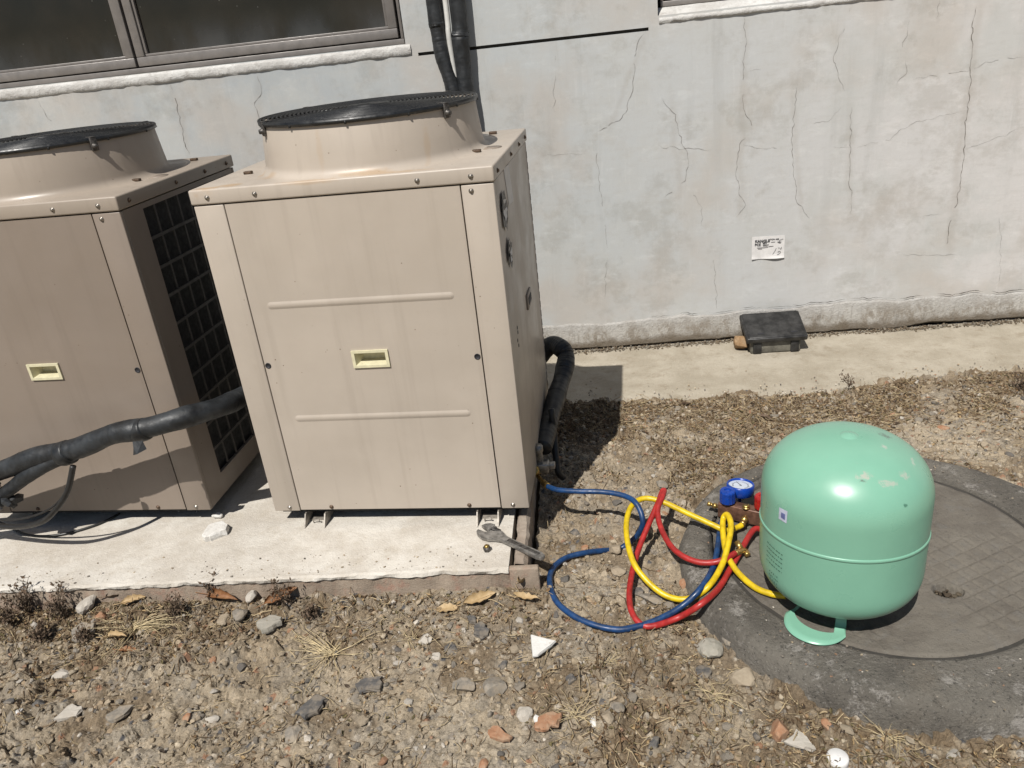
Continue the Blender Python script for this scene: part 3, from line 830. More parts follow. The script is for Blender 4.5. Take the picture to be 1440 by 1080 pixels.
def unit(label, x0, y0, paint_m, lid_m, grille_right):
    u = thing('outdoor_unit', label, 'air conditioner', (x0, y0, 0), 0, 'top-blowing outdoor units')
    zt = H_ - FL
    MB().box(0.018, W_ - 0.018, 0.036, D_ - 0.016, 0.004, zt - 0.002).build('inner_body', M['coil'], u)
    # front corner posts
    for a, b in ((0.0, SEAM - 0.0016), (W_ - SEAM + 0.0016, W_)):
        MB().box(a, b, 0.0, 0.0150, 0.0, zt - 0.003, 0.0025).build('corner_post', paint_m, u)
    # front panel with handle opening
    hx0, hx1, hz0, hz1 = 0.354, 0.4505, 0.478, 0.5205
    fp = MB().plate([SEAM + 0.0016, hx0, hx1, W_ - SEAM - 0.0016], [0.004, hz0, hz1, zt - 0.003], {(1, 1)}, 0.0008, 0.012)
    panel = fp.build('front_panel', paint_m, u)
    for (a, b, z) in (((0.139, 0.660, 0.6675), (0.140, 0.661, 0.3195)) if not grille_right else ()):
        r = 0.0085; mb = MB(); n = 10; K = 6
        # pressed rib: a long low swelling with rounded ends
        ring = []
        for i in range(n + 1):
            an = math.pi / 2 + math.pi * i / n; ring.append((a + r + r * math.cos(an), z + r * math.sin(an)))
        for i in range(n + 1):
            an = -math.pi / 2 + math.pi * i / n; ring.append((b - r + r * math.cos(an), z + r * math.sin(an)))
        V = []; Fc = []; m = len(ring)
        for k, (f, dy) in enumerate(((1.25, -0.0003), (0.95, 0.0005), (0.6, 0.0017), (0.25, 0.0022))):
            for (x, zz) in ring:
                cx_ = min(max(x, a + r), b - r)
                V.append((cx_ + (x - cx_) * f, 0.0004 - dy, z + (zz - z) * f))
        for k in range(3):
            for i in range(m): Fc.append((k * m + i, k * m + (i + 1) % m, (k + 1) * m + (i + 1) % m, (k + 1) * m + i))
        Fc.append(tuple(3 * m + i for i in range(m)))
        mb.add(V, Fc, True); mb.build('rib', paint_m, panel)
    # recessed cream handle cup
    mb = MB(); o = 0.0045
    mb.plate([hx0 - o, hx0 + 0.004, hx1 - 0.004, hx1 + o], [hz0 - o, hz0 + 0.003, hz1 - 0.003, hz1 + o], {(1, 1)}, -0.0045, 0.005)
    f0 = [(hx0 + .004, -.0045, hz0 + .003), (hx1 - .004, -.0045, hz0 + .003), (hx1 - .004, -.0045, hz1 - .003), (hx0 + .004, -.0045, hz1 - .003)]
    f1 = [(hx0 + .016, .032, hz0 + .010), (hx1 - .007, .032, hz0 + .010), (hx1 - .007, .032, hz1 - .004), (hx0 + .016, .032, hz1 - .004)]
    mb.add(f0 + f1, [(0, 1, 5, 4), (1, 2, 6, 5), (2, 3, 7, 6), (3, 0, 4, 7), (4, 5, 6, 7)])
    mb.build('handle', M['cream'], panel)
    for x in (0.096, W_ - 0.097):
        MB().lathe([(0.0088, 0), (0.0088, 0.0012), (0.0068, 0.0014), (0.0066, 0.0006), (0.0002, 0.0006)], 16, mtx=Matrix.Translation((x, 0.0009, 0.4905)) @ Matrix.Rotation(math.pi / 2, 4, 'X')).build('lock_hole', M['ink'], panel)
    # sides
    for side in (0, 1):
        xa, xb = (0.001, 0.0125) if side == 0 else (W_ - 0.0125, W_ - 0.001)
        grille = (side == 1) == grille_right
        if not grille:
            MB().box(xa, xb, 0.0155, D_ - 0.014, 0.001, zt - 0.003, 0.001).build('side_panel', paint_m, u)
        else:
            ya, yb, za, zb_ = 0.108, 0.625, 0.072, 0.935
            mb = MB()
            R90 = Matrix(((0, -1, 0, 0), (1, 0, 0, 0), (0, 0, 1, 0), (0, 0, 0, 1)))
            Mx = Matrix.Translation((xb, 0, 0)) @ R90
            mb.plate([0.0155, ya, yb, D_ - 0.014], [0.001, za, zb_, zt - 0.003], {(1, 1)}, 0.0, xb - xa, mtx=Mx)
            fr = mb.build('side_frame', paint_m, u)
            g = MB()
            nc, nrw = 8, 10
            for i in range(1, nc):
                y = ya + (yb - ya) * i / nc
                g.box(xb - 0.008, xb - 0.0045, y - 0.004, y + 0.004, za, zb_)
            for k in range(1, nrw):
                z = za + (zb_ - za) * k / nrw
                g.box(xb - 0.0044, xb - 0.001, ya, yb, z - 0.0045, z + 0.0045)
            g.build('coil_guard', M['grille'], fr)
    MB().box(0.0, W_, D_ - 0.0135, D_, 0.0, zt - 0.003, 0.002).build('back_panel', paint_m, u)
    MB().box(0.017, W_ - 0.017, 0.0155, D_ - 0.0145, -0.012, 0.003).build('base_pan', M['black_gap'], u)
    # lid with drawn fan collar
    e = 0.004
    lid = MB().box(-e, W_ + e, -e, D_ + e, zt, H_, 0.005, 3)
    cx_, cy_ = 0.410, 0.335
    prof = []
    for k in range(9):
        a = k / 8 * math.pi / 2
        prof.append((0.337 - 0.026 * math.sin(a), H_ - 0.001 + 0.026 * (1 - math.cos(a))))
    prof += [(0.3075, H_ + 0.055), (0.3005, H_ + SHR - 0.005), (0.2985, H_ + SHR), (0.294, H_ + SHR), (0.292, H_ + SHR - 0.006), (0.290, H_ + 0.004)]
    # collar foot is trimmed where it meets the folded edges
    b0 = len(lid.v)
    lid.lathe(prof, 96, (cx_, cy_, 0))
    for i in range(b0, len(lid.v)):
        x, y, z = lid.v[i]
        yc = max(0.004, min(D_ - 0.004, y)); lid.v[i] = (x, yc, z)
    lidp = lid.build('lid', lid_m, u)
    MB().lathe([(0.0, H_ + 0.006), (0.2905, H_ + 0.0058)], 64, (cx_, cy_, 0)).build('fan_well', M['black_gap'], lidp)
    # fan
    fan = MB().lathe([(0.065, H_ + 0.05), (0.07, H_ + 0.075), (0.05, H_ + 0.085), (0.001, H_ + 0.088)], 24, (cx_, cy_, 0))
    for k in range(4):
        a = k * math.pi / 2 + 0.4; V = []; Fb = []
        for i in range(7):
            r = 0.06 + 0.218 * i / 6
            for j in range(5):
                t = j / 4 - 0.5; an = a + t * (0.9 - 0.1 * i / 6) + 0.25 * i / 6
                V.append((cx_ + r * math.cos(an), cy_ + r * math.sin(an), H_ + 0.063 + t * 0.06))
        for i in range(6):
            for j in range(4): Fb.append((i * 5 + j, i * 5 + j + 1, (i + 1) * 5 + j + 1, (i + 1) * 5 + j))
        fan.add(V, Fb, True)
    fan.build('fan', M['fan'], u)
    # wire guard
    g = MB(); gz = H_ + SHR + 0.004
    dome = lambda r: gz + 0.006 * (1 - (r / 0.306) ** 2)
    radii = [0.305, 0.300] + [0.291 - 0.0117 * k for k in range(21)]
    for k, r in enumerate(radii):
        m_ = 72
        P = [(cx_ + r * math.cos(2 * math.pi * i / m_), cy_ + r * math.sin(2 * math.pi * i / m_), dome(r)) for i in range(m_)]
        mw = 0.0034 if k == 0 else 0.0024
        vv = []; nn = 6
        for i, p in enumerate(P):
            an = 2 * math.pi * i / m_
            for j in range(nn):
                b = 2 * math.pi * j / nn
                vv.append((p[0] + math.cos(an) * math.cos(b) * mw, p[1] + math.sin(an) * math.cos(b) * mw, p[2] + math.sin(b) * mw))
        g.add(vv, [(i * nn + j, ((i + 1) % m_) * nn + j, ((i + 1) % m_) * nn + (j + 1) % nn, i * nn + (j + 1) % nn) for i in range(m_) for j in range(nn)], True)
    for k in range(12):
        an = k * math.pi / 6 + 0.1
        P = [(cx_ + r * math.cos(an), cy_ + r * math.sin(an), dome(r) - 0.004) for r in np.linspace(0.05, 0.306, 8)]
        P.append((cx_ + 0.3075 * math.cos(an), cy_ + 0.3075 * math.sin(an), gz - 0.012))
        g.tube(P, 0.0032, 6)
    g.lathe([(0.06, gz + 0.003), (0.06, gz + 0.008), (0.001, gz + 0.009)], 24, (cx_, cy_, 0))
    g.lathe([(0.3035, gz - 0.010), (0.3075, gz - 0.010), (0.3085, gz + 0.001), (0.3035, gz + 0.001), (0.3035, gz - 0.010)], 96, (cx_, cy_, 0))
    guard = g.build('fan_guard', M['black_wire'], u)
    for an in (-2.45, -0.57, 0.95, 2.55):
        ca_, sa_ = math.cos(an), math.sin(an)
        Mx = Matrix.Translation((cx_, cy_, 0)) @ Matrix.Rotation(an, 4, 'Z')
        c = MB(); c.box(0.3025, 0.310, -0.010, 0.010, H_ + SHR - 0.030, H_ + SHR + 0.006, 0.0018, mtx=Mx)
        c.box(0.283, 0.3098, -0.008, 0.008, H_ + SHR + 0.0062, H_ + SHR + 0.0085, 0.001, mtx=Mx)
        c.lathe([(0.009, 0), (0.009, 0.002), (0.0065, 0.004), (0.006, 0.009), (0.001, 0.010)], 12, mtx=Mx @ Matrix.Translation((0.310, 0, H_ + SHR - 0.017)) @ Matrix.Rotation(math.pi / 2, 4, 'Y'))
        c.build('clip', M['steeldark'], u)
    for x in (0.046, 0.178, 0.610, 0.746):
        put_screw(lidp, (x, -e, H_ - 0.0215), '-y')
    for y in (0.05, 0.30, 0.48, 0.63):
        put_screw(lidp, (W_ + e, y, H_ - 0.0215), '+x', True); put_screw(lidp, (-e, y, H_ - 0.0215), '-x', True)
    for (x, y) in ((0.073, 0.20), (0.722, 0.235), (0.09, 0.60), (0.71, 0.60)):
        MB().box(x - 0.012, x + 0.012, y - 0.007, y + 0.007, H_, H_ + 0.008, 0.002).build('lug', M['dark_screw'], lidp)
    MB().lathe([(0.030, 0.0), (0.030, 0.0012), (0.001, 0.0013)], 20, (0.752, 0.30, H_)).build('plug', M['paintB'], lidp)
    put_screw(u, (W_ - 0.058, 0.0, zt - 0.018), '-y')
    for x in (0.051, 0.187, 0.620, 0.752): put_screw(u, (x, 0.0 if x < .08 or x > .72 else 0.0008, 0.013), '-y', x in (0.187, 0.62))
    # feet: pairs of bent brackets on the slab
    for xf in (0.127, 0.672):
        for y in ((0.06 if grille_right else -0.024), D_ - 0.16):
            f = MB()
            for s in (-0.034, 0.030):
                f.add([(xf + s, y, ZS + .001), (xf + s + 0.004, y, ZS + .001), (xf + s + 0.004, y + 0.16, ZS + .001), (xf + s, y + 0.16, ZS + .001),
                       (xf + s, y + 0.026, -0.0125), (xf + s + 0.004, y + 0.026, -0.0125), (xf + s + 0.004, y + 0.16, -0.0125), (xf + s, y + 0.16, -0.0125)],
                      [(0, 3, 2, 1), (4, 5, 6, 7), (0, 1, 5, 4), (1, 2, 6, 5), (2, 3, 7, 6), (3, 0, 4, 7)])
            f.box(xf - 0.0298, xf + 0.0298, y + 0.045, y + 0.158, ZS + 0.001, ZS + 0.004); f.tube(spline([(xf - .012, y + .03, ZS + .002), (xf - .010, y + .028, ZS + .012), (xf + .006, y + .027, ZS + .014), (xf + .010, y + .026, ZS + .010)], 4), 0.0022, 6)
            f.build('foot', M['galv'], u)
    return u
SHR = 0.132
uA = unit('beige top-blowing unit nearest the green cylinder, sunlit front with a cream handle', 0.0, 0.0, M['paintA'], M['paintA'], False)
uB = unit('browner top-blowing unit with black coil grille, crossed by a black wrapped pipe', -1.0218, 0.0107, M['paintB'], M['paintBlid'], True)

# stickers, tears and drillings on the right side of the near unit
xs_ = W_ - 0.001
MB().add([(xs_ + .0012, .175, .955), (xs_ + .0012, .272, .948), (xs_ + .0012, .295, .842), (xs_ + .0012, .205, .850)], [(0, 1, 2, 3)]).build('paper_label', M['paper'], uA)
def torn(y0, y1, z0, z1, mat, seed, name):
    rr = np.random.default_rng(seed); n = 16; V = []
    for i in range(n):
        a = 2 * math.pi * i / n; r = 0.75 + 0.5 * rr.random()
        V.append((xs_ + 0.0045 + 0.003 * rr.random(), (y0 + y1) / 2 + (y1 - y0) / 2 * r * math.cos(a), (z0 + z1) / 2 + (z1 - z0) / 2 * r * math.sin(a)))
    V.append((xs_ + 0.002, (y0 + y1) / 2, (z0 + z1) / 2))
    MB().add(V, [(i, (i + 1) % n, n) for i in range(n)]).build(name, mat, uA)
torn(0.05, 0.15, 0.815, 0.905, M['steeldark'], 1, 'torn_label'); torn(0.075, 0.14, 0.835, 0.89, M['paper'], 2, 'torn_label')
torn(0.075, 0.155, 0.705, 0.78, M['steeldark'], 3, 'torn_label'); torn(0.10, 0.145, 0.715, 0.77, M['paper'], 4, 'torn_label')
MB().box(xs_, xs_ + 0.006, 0.35, 0.44, 0.492, 0.54, 0.002).build('cable_cover', M['paintB'], uA)
MB().box(xs_ + 0.0062, xs_ + 0.0075, 0.365, 0.425, 0.505, 0.527).build('cable_slot', M['ink'], uA)
for y, z in ((0.133, 0.505), (0.115, 0.487), (0.125, 0.468), (0.13, 0.52)):
    MB().lathe([(0.006, 0.0), (0.0055, 0.0008), (0.0002, 0.0009)], 10, mtx=Matrix.Translation((xs_, y, z)) @ Matrix.Rotation(math.pi / 2, 4, 'Y')).build('drill_hole', M['ink'], uA)
# seam slots down the rear right edge
SLOT = MB().box(0, 0.0012, -0.002, 0.002, -0.011, 0.011).mesh('seam_slot'); SLOT.materials.append(M['ink'])
for k in range(26): link('seam_slot', SLOT, None, uA, (W_ - 0.0004, D_ - 0.006, 0.06 + k * 0.034))

# ================================================================== PIPES
def wrap_tube(pts, r, mat, name, label, cat, seed=0, group=None, n=14, ridge=0.025, step=9, parent=None):
    P = spline(pts, 26); rr = np.random.default_rng(seed)
    rad = []
    ph = rr.random() * 6
    for i in range(len(P)):
        saw = (i % step) / step
        rad.append(r * (1 + ridge * (saw - 0.5) + 0.05 * math.sin(i * 0.17 + ph) + 0.012 * (rr.random() - 0.5)))
    P = [p + (rr.random(3) - 0.5) * r * 0.02 for p in P]
    mb = MB().tube(P, rad, n)
    if parent is not None: return mb.build(name, mat, parent)
    o = P[0]
    return mb.build(name, mat, None, loc=tuple(o), rel=tuple(o), label=label, cat=cat, group=group)
# risers on the wall
def wp(u, v, off): 
    x, z = w2(u, v, off); p = WP + WT * x - WN * off; return (p[0], p[1], z)
def below(p, z, dx=0, dy=0): return (p[0] + dx, p[1] + dy, z)
pA = [wp(609, 0, .05), wp(615, 40, .05), wp(623, 80, .055), wp(636, 122, .06)]
pB = [wp(643, 0, .045), wp(648, 60, .045), wp(654, 122, .05)]
pW = [wp(626, 0, .05), wp(631, 50, .055), wp(640, 112, .06)]
def up(p): return (p[0] - 0.005, p[1] + 0.01, 2.9)
wrap_tube([up(pA[0])] + [((pA[0][0] + up(pA[0])[0]) / 2, pA[0][1], 2.2)] + pA + [(pA[-1][0] + 0.01, pA[-1][1], 0.95), (pA[-1][0] + .01, pA[-1][1] - 0.02, 0.5), (pA[-1][0] - .02, pA[-1][1] - 0.35, 0.26), (pA[-1][0] - .05, 0.70, 0.22)], 0.032, M['foam'], 'insulated_pipe', 'left black insulated pipe running up the wall behind the fan collar', 'pipe', 1, 'pipes rising up the wall')
wrap_tube([up(pB[0])] + [((pB[0][0] + up(pB[0])[0]) / 2, pB[0][1], 2.2)] + pB + [(pB[-1][0] + 0.005, pB[-1][1], 0.9), (pB[-1][0], pB[-1][1] - 0.03, 0.5), (pB[-1][0] + .03, pB[-1][1] - 0.35, 0.42), (pB[-1][0] + .03, 0.70, 0.40)], 0.036, M['foam'], 'insulated_pipe', 'right and thicker black insulated pipe running up the wall behind the fan collar', 'pipe', 2, 'pipes rising up the wall')
P = spline([up(pW[0]), ((pW[0][0] + up(pW[0])[0]) / 2, pW[0][1], 2.2)] + pW + [(pW[-1][0] + .01, pW[-1][1], 0.9), (pW[-1][0] + .01, pW[-1][1], 0.25), (pW[-1][0] + .01, pW[-1][1] - .02, ZA + 0.01)], 10)
MB().tube(P, 0.0115, 12).build('drain_pipe', M['whitepvc'], None, loc=tuple(P[0]), rel=tuple(P[0]), label='thin white drain pipe between the two black pipes on the wall', cat='pipe', group='pipes rising up the wall')

# pipe on the near unit's right side, with shut-off valve at its foot
side = [(0.70, 0.80, 0.07)] + [tuple(ony(u, v, y)) for u, v, y in ((772, 487, .80), (788, 489, .77), (796, 503, .74), (791, 530, .67), (781, 562, .56), (771, 597, .43), (763, 630, .31))]
wrap_tube(side, [0.034] and 0.033, M['foam'], 'insulated_pipe', 'black foam pipe bending out behind the near unit and down to its valve', 'pipe', 5)
vp = ony(759, 655, 0.245); vx, vy, vz = vp
valve = thing('service_valve', 'grey metal shut-off valve at the lower right of the near unit', 'valve', tuple(vp))
MB().box(-0.018, 0.030, -0.020, 0.020, -0.018, 0.014, 0.004).box(0.0, 0.05, -0.012, 0.012, -0.008, 0.010, 0.003).lathe([(0.013, 0.014), (0.013, 0.05), (0.016, 0.055), (0.016, 0.075), (0.001, 0.076)], 6).build('valve_body', M['steel'], valve)
MB().lathe([(0.013, 0), (0.013, 0.018), (0.009, 0.02), (0.009, 0.03), (0.001, 0.031)], 6, mtx=Matrix.Translation((-0.01, -0.02, 0.0)) @ Matrix.Rotation(math.pi / 2, 4, 'X')).build('valve_cap', M['brass'], valve)
MB().box(-vx + W_ + .001, -0.0185, -0.012, 0.05, -0.012, 0.006).build('valve_bracket', M['steeldark'], valve)
# thin drain hose from the unit to the ground beside the valve
P = spline([ony(775, 575, .42), ony(779, 610, .40), ony(784, 660, .35), ony(792, 672, .36)], 10)
MB().tube(P, 0.011, 10).build('drain_hose', M['foamgrey'], None, loc=tuple(P[0]), rel=tuple(P[0]), label='thin grey drain hose hanging down behind the service valve', cat='hose')

# wrapped bundle crossing the far unit's front
yB = -0.125
bl = [(-1.75, -0.13, 0.10), tuple(ony(-120, 700, yB)), tuple(ony(0, 662, yB)), tuple(ony(55, 642, yB)), tuple(ony(110, 630, yB)), tuple(ony(160, 610, yB)), tuple(ony(205, 602, yB + .01)), tuple(ony(262, 586, yB + .05)), tuple(ony(312, 571, 0.02)), tuple(ony(343, 556, 0.17)), (-0.11, 0.35, 0.30), (-0.10, 0.78, 0.30)]
bundle = thing('pipe_bundle', 'black tape-wrapped pipe bundle slung across the front of the browner unit', 'pipe', bl[4])
def relp(pts, o): return [tuple(np.array(p) - np.array(o)) for p in pts]
wrap_tube(relp(bl, bl[4]), 0.031, M['foamgrey'], 'main_pipe', None, None, 8, ridge=0.02, step=17, parent=bundle)
br = [ony(-90, 745, yB - .01), ony(0, 697, yB - .01), ony(40, 668, yB - .015), ony(80, 647, yB - .01), ony(112, 634, yB)]
wrap_tube(relp(br, bl[4]), 0.021, M['foamgrey'], 'branch_pipe', None, None, 9, parent=bundle)
for (u, v, y, r) in ((198, 605, yB + .005, 0.0335), (92, 637, yB, 0.037)):
    c = np.array(ony(u, v, y)) - np.array(bl[4])
    MB().tube([c + np.array([-.016, 0, -.004]), c + np.array([-.008, 0, -.002]), c + np.array([.012, 0, .003]), c + np.array([.018, 0, .005])], [r * .96, r, r, r * .96], 16).build('binding_tape', M['foam'], bundle)
c = np.array(ony(205, 618, yB)) - np.array(bl[4])
MB().add([c + np.array(p) for p in ((-.02, -.03, .01), (.012, -.03, .012), (.02, -.035, -.012), (-.004, -.05, -.02), (-.02, -.045, -.025), (-.016, -.04, -.006))], [(0, 1, 5), (1, 2, 3, 5), (5, 3, 4)]).build('tape_end', M['foam'], bundle)
# loose cables hanging from the bundle
def cable(pts, r, label, mat=None, cat='cable', name='cable', n=14, group=None, ends=None):
    P = spline(pts, n)
    return MB().tube(P, r, 10).build(name, mat or M['cable'], None, loc=tuple(P[0]), rel=tuple(P[0]), label=label, cat=cat, group=group)
zc1 = ZS + 0.010
cable([ony(103, 655, yB - .03), ony(95, 690, yB - .05), ony(80, 715, yB - .06), ony(58, 734, yB - .06), ony(20, 741, yB - .03), ony(-40, 735, yB)], 0.0085, 'thick black cable hanging in a bow from the pipe bundle')
cable([ony(104, 655, yB - .02), ony(97, 685, yB - .045), ony(75, 712, yB - .05), ony(45, 726, yB - .04), ony(10, 731, yB - .02), ony(-40, 728, yB)], 0.0034, 'thin black wire hanging inside the bow of the thick cable')
cable([onz(-30, 720, zc1 + .02), onz(14, 741, zc1), onz(35, 751, zc1 - .005), onz(62, 754, zc1 - .005), onz(95, 750, zc1 - .005), onz(130, 740, zc1 - .005), onz(152, 731, zc1 - .005), onz(168, 722, zc1 - .005)], 0.0042, 'thin black cable lying in an arc on the white slab')
# broken stub with crumbled foam at the end of the branch
c = ony(8, 700, yB - .01)
mb = MB()
rr = np.random.default_rng(3)
for k in range(9):
    p = rr.normal(size=3) * np.array([.018, .015, .018])
    bm = bmesh.new(); bmesh.ops.create_icosphere(bm, subdivisions=1, radius=0.012 + 0.01 * rr.random())
    mb.from_bm(bm, mtx=Matrix.Translation(p) @ Euler(tuple(rr.random(3) * 6)).to_matrix().to_4x4() @ Matrix.Diagonal((1.3, .7, .9, 1))); bm.free()
o = mb.build('torn_foam', M['foam'], bundle, loc=tuple(np.array(c) - np.array(bl[4])))

# ================================================================== GREEN CYLINDER
cc = np.array([1.5983, -0.2919, 0.1512]); CR = 0.1861; hh, dt, db = 0.0918, 0.1377, 0.1123; NT_, NB = 2.16, 2.5
cyl = thing('refrigerant_cylinder', 'mint green steel gas cylinder standing upside down on the manhole', 'gas cylinder', (cc[0], cc[1], ZC))
zo = cc[2] - ZC
def on_cyl(u, v):
    """point where the line of sight meets the cylinder skin, in the cylinder's own coordinates"""
    d = ray(u, v); best = None
    for t in np.linspace(1.0, 3.0, 4000):
        p = CAM + d * t - cc
        z = p[2]; r = math.hypot(p[0], p[1])
        if z > hh: f = (r / CR) ** NT_ + ((z - hh) / dt) ** NT_
        elif z < -hh: f = (r / CR) ** NB + ((-hh - z) / db) ** NB
        else: f = (r / CR) ** 2
        if f <= 1: return p + np.array([0, 0, zo])
    return None
SCUFF = []
for (u, v, s, c) in ((1216, 670, (.020, .014, .014), (0.50, 0.46, 0.40)), (1250, 680, (.030, .012, .012), (0.46, 0.47, 0.40)), (1272, 668, (.016, .012, .012), (0.50, 0.48, 0.42)), (1243, 628, (.010, .010, .008), (0.52, 0.52, 0.46)),
                     (1246, 613, (.026, .02, .007), (0.12, 0.14, 0.12)), (1273, 711, (.007, .006, .007), (0.03, 0.12, 0.08)), (1213, 676, (.010, .006, .004), (0.1, 0.1, 0.09)), (1284, 650, (.005, .02, .01), (0.5, 0.55, 0.47))):
    p = on_cyl(u, v)
    if p is not None: SCUFF.append((p[0], p[1], p[2], (*s, c)))
M['green'] = green_mat()
prof = []
for k in range(25):
    a = math.pi / 2 * k / 24
    prof.append((max(0.0004, CR * math.sin(a) ** (2 / NB)), zo - hh - db * math.cos(a) ** (2 / NB)))
for z in np.linspace(-hh, hh, 9)[1:-1]: prof.append((CR, zo + z))
for k in range(24, -1, -1):
    a = math.pi / 2 * k / 24
    prof.append((max(0.0004, CR * math.sin(a) ** (2 / NT_)), zo + hh + dt * math.cos(a) ** (2 / NT_)))
MB().lathe(prof, 96).build('body', M['green'], cyl)
zs_ = zo + 0.020
sp = []
for k in range(9):
    a = math.pi * k / 8; sp.append((CR - 0.0006 + 0.0032 * math.sin(a), zs_ - 0.005 * math.cos(a)))
mb = MB().lathe(sp, 96)
dv = (CAM - cc)[:2] / np.linalg.norm((CAM - cc)[:2])
mb.v = [(x, y, z + 0.105 * (x * dv[0] + y * dv[1]) - 0.105 * CR) for (x, y, z) in mb.v]     # the girth weld runs a little out of level
mb.build('weld_seam', M['green'], cyl)
zt_ = zo + hh + dt
MB().lathe([(0.022, zt_ - 0.0022), (0.018, zt_ + 0.001), (0.010, zt_ + 0.004), (0.0005, zt_ + 0.0055)], 20).build('apex_boss', M['green'], cyl)
# pressed collar: two curved straps flaring into flat petals on the ground
def petal(a_mid, span, flare, name='carrying_collar'):
    n, mb = 26, MB(); V = []
    prof = [(0.098, 0.070, 0), (0.100, 0.040, 0), (0.102, 0.018, 0), (0.107, 0.008, .15), (0.116, 0.0035, .5), (0.128, 0.003, .8), (0.14, 0.003, 1.0)]
    for side_ in (0, 1):
        for (r, z, f) in prof:
            for i in range(n + 1):
                t = i / n * 2 - 1
                w = max(0.0, 1 - abs(t) ** 2.2)
                rr_ = r + flare * f * w
                an = a_mid + span * t * (1 - 0.12 * f)
                V.append((rr_ * math.cos(an) - side_ * 0.003 * math.cos(an) * (1 - f), rr_ * math.sin(an) - side_ * 0.003 * math.sin(an) * (1 - f), z + side_ * 0.0025 * f))
    m = len(prof) * (n + 1); F = []
    # window cut in the upright wall
    for k in range(len(prof) - 1):
        for i in range(n):
            if k in (0, 1, 2, 3) and 2 <= i < n - 5: continue
            a = k * (n + 1) + i
            F.append((a, a + 1, a + n + 2, a + n + 1)); F.append((a + m, a + m + n + 1, a + m + n + 2, a + m + 1))
    top = (len(prof) - 1) * (n + 1)
    for i in range(n): F.append((top + i, top + i + 1, top + i + 1 + m, top + i + m))
    for k in range(len(prof) - 1):
        for i in (0, n):
            a = k * (n + 1) + i; F.append((a, a + n + 1, a + n + 1 + m, a + m))
    mb.add(V, F, True); return mb.build(name, M['green'], cyl)
dvec = (CAM - cc)[:2]; a_cam = math.atan2(dvec[1], dvec[0])
petal(a_cam - 0.34, 0.62, 0.048)
petal(a_cam - 0.34 + math.pi, 0.62, 0.035)
MB().lathe([(0.020, 0.105), (0.020, 0.075), (0.013, 0.07), (0.013, 0.04), (0.018, 0.038), (0.018, 0.022), (0.001, 0.021)], 16).lathe([(0.011, 0), (0.011, 0.05), (0.001, 0.051)], 10, mtx=Matrix.Translation((0, 0, 0.055)) @ Matrix.Rotation(math.pi / 2, 4, 'Y') @ Matrix.Rotation(-0.5, 4, 'X')).build('valve', M['brass'], cyl)
# stuck label and printed lines, laid on the skin
def patch(px_quad, n, off, mat, name, wave=0.0, parent=cyl):
    (a, b, c, d) = [np.array(p, float) for p in px_quad]
    V = []
    for k in range(n + 1):
        for i in range(n + 1):
            s, t = i / n, k / n
            uv = (a * (1 - s) + b * s) * (1 - t) + (d * (1 - s) + c * s) * t
            p = on_cyl(*uv); r = math.hypot(p[0], p[1])
            V.append((p[0] * (1 + off / r), p[1] * (1 + off / r), p[2]))
    F = [(k * (n + 1) + i, k * (n + 1) + i + 1, (k + 1) * (n + 1) + i + 1, (k + 1) * (n + 1) + i) for k in range(n) for i in range(n)]
    return V, F
V, F = patch([(1096.5, 713), (1108, 719), (1106.5, 736), (1095.5, 729)], 4, 0.0012, None, None)
MB().add(V, F).build('small_label', plain('pale_blue_label', (0.62, 0.66, 0.80), 0.35), cyl)
V, F = patch([(1099.5, 720), (1105, 723), (1104.5, 731), (1099, 727)], 3, 0.0020, None, None)
MB().add(V, F).build('label_print', plain('blue_print', (0.16, 0.19, 0.42), 0.5), cyl)
mb = MB()
zone = on_cyl(1085, 775); a_z = math.atan2(zone[1], zone[0])
rr = np.random.default_rng(5)
a_l = math.atan2(*(on_cyl(1078, 770)[[1, 0]])); a_r = math.atan2(*(on_cyl(1101, 778)[[1, 0]]))
z0 = zone[2]
def dash(a0, a1, z, h):
    r = CR + 0.0009; n = max(1, int((a1 - a0) / 0.03)); v = []; f = []
    for i in range(n + 1):
        a = a0 + (a1 - a0) * i / n; v += [(r * math.cos(a), r * math.sin(a), z), (r * math.cos(a), r * math.sin(a), z + h)]
    for i in range(n): f.append((2 * i, 2 * i + 2, 2 * i + 3, 2 * i + 1))
    mb.add(v, f)
if a_r < a_l: a_r += 2 * math.pi
for row in range(5):
    a = a_l + 0.02; z = z0 + 0.013 - row * 0.0125
    while a < a_r:
        b = a + rr.uniform(0.012, 0.05); dash(a, min(b, a_r), z, 0.0024); a = b + rr.uniform(0.008, 0.02)
for row in range(4):
    a = a_l + 0.10; z = z0 - 0.060 - row * 0.010
    while a < a_r - 0.05:
        b = a + rr.uniform(0.006, 0.02); dash(a, b, z, rr.uniform(0.002, 0.0042)); a = b + rr.uniform(0.012, 0.035)
mb.build('printed_text', plain('dark_green_print', (0.035, 0.11, 0.08), 0.6), cyl)

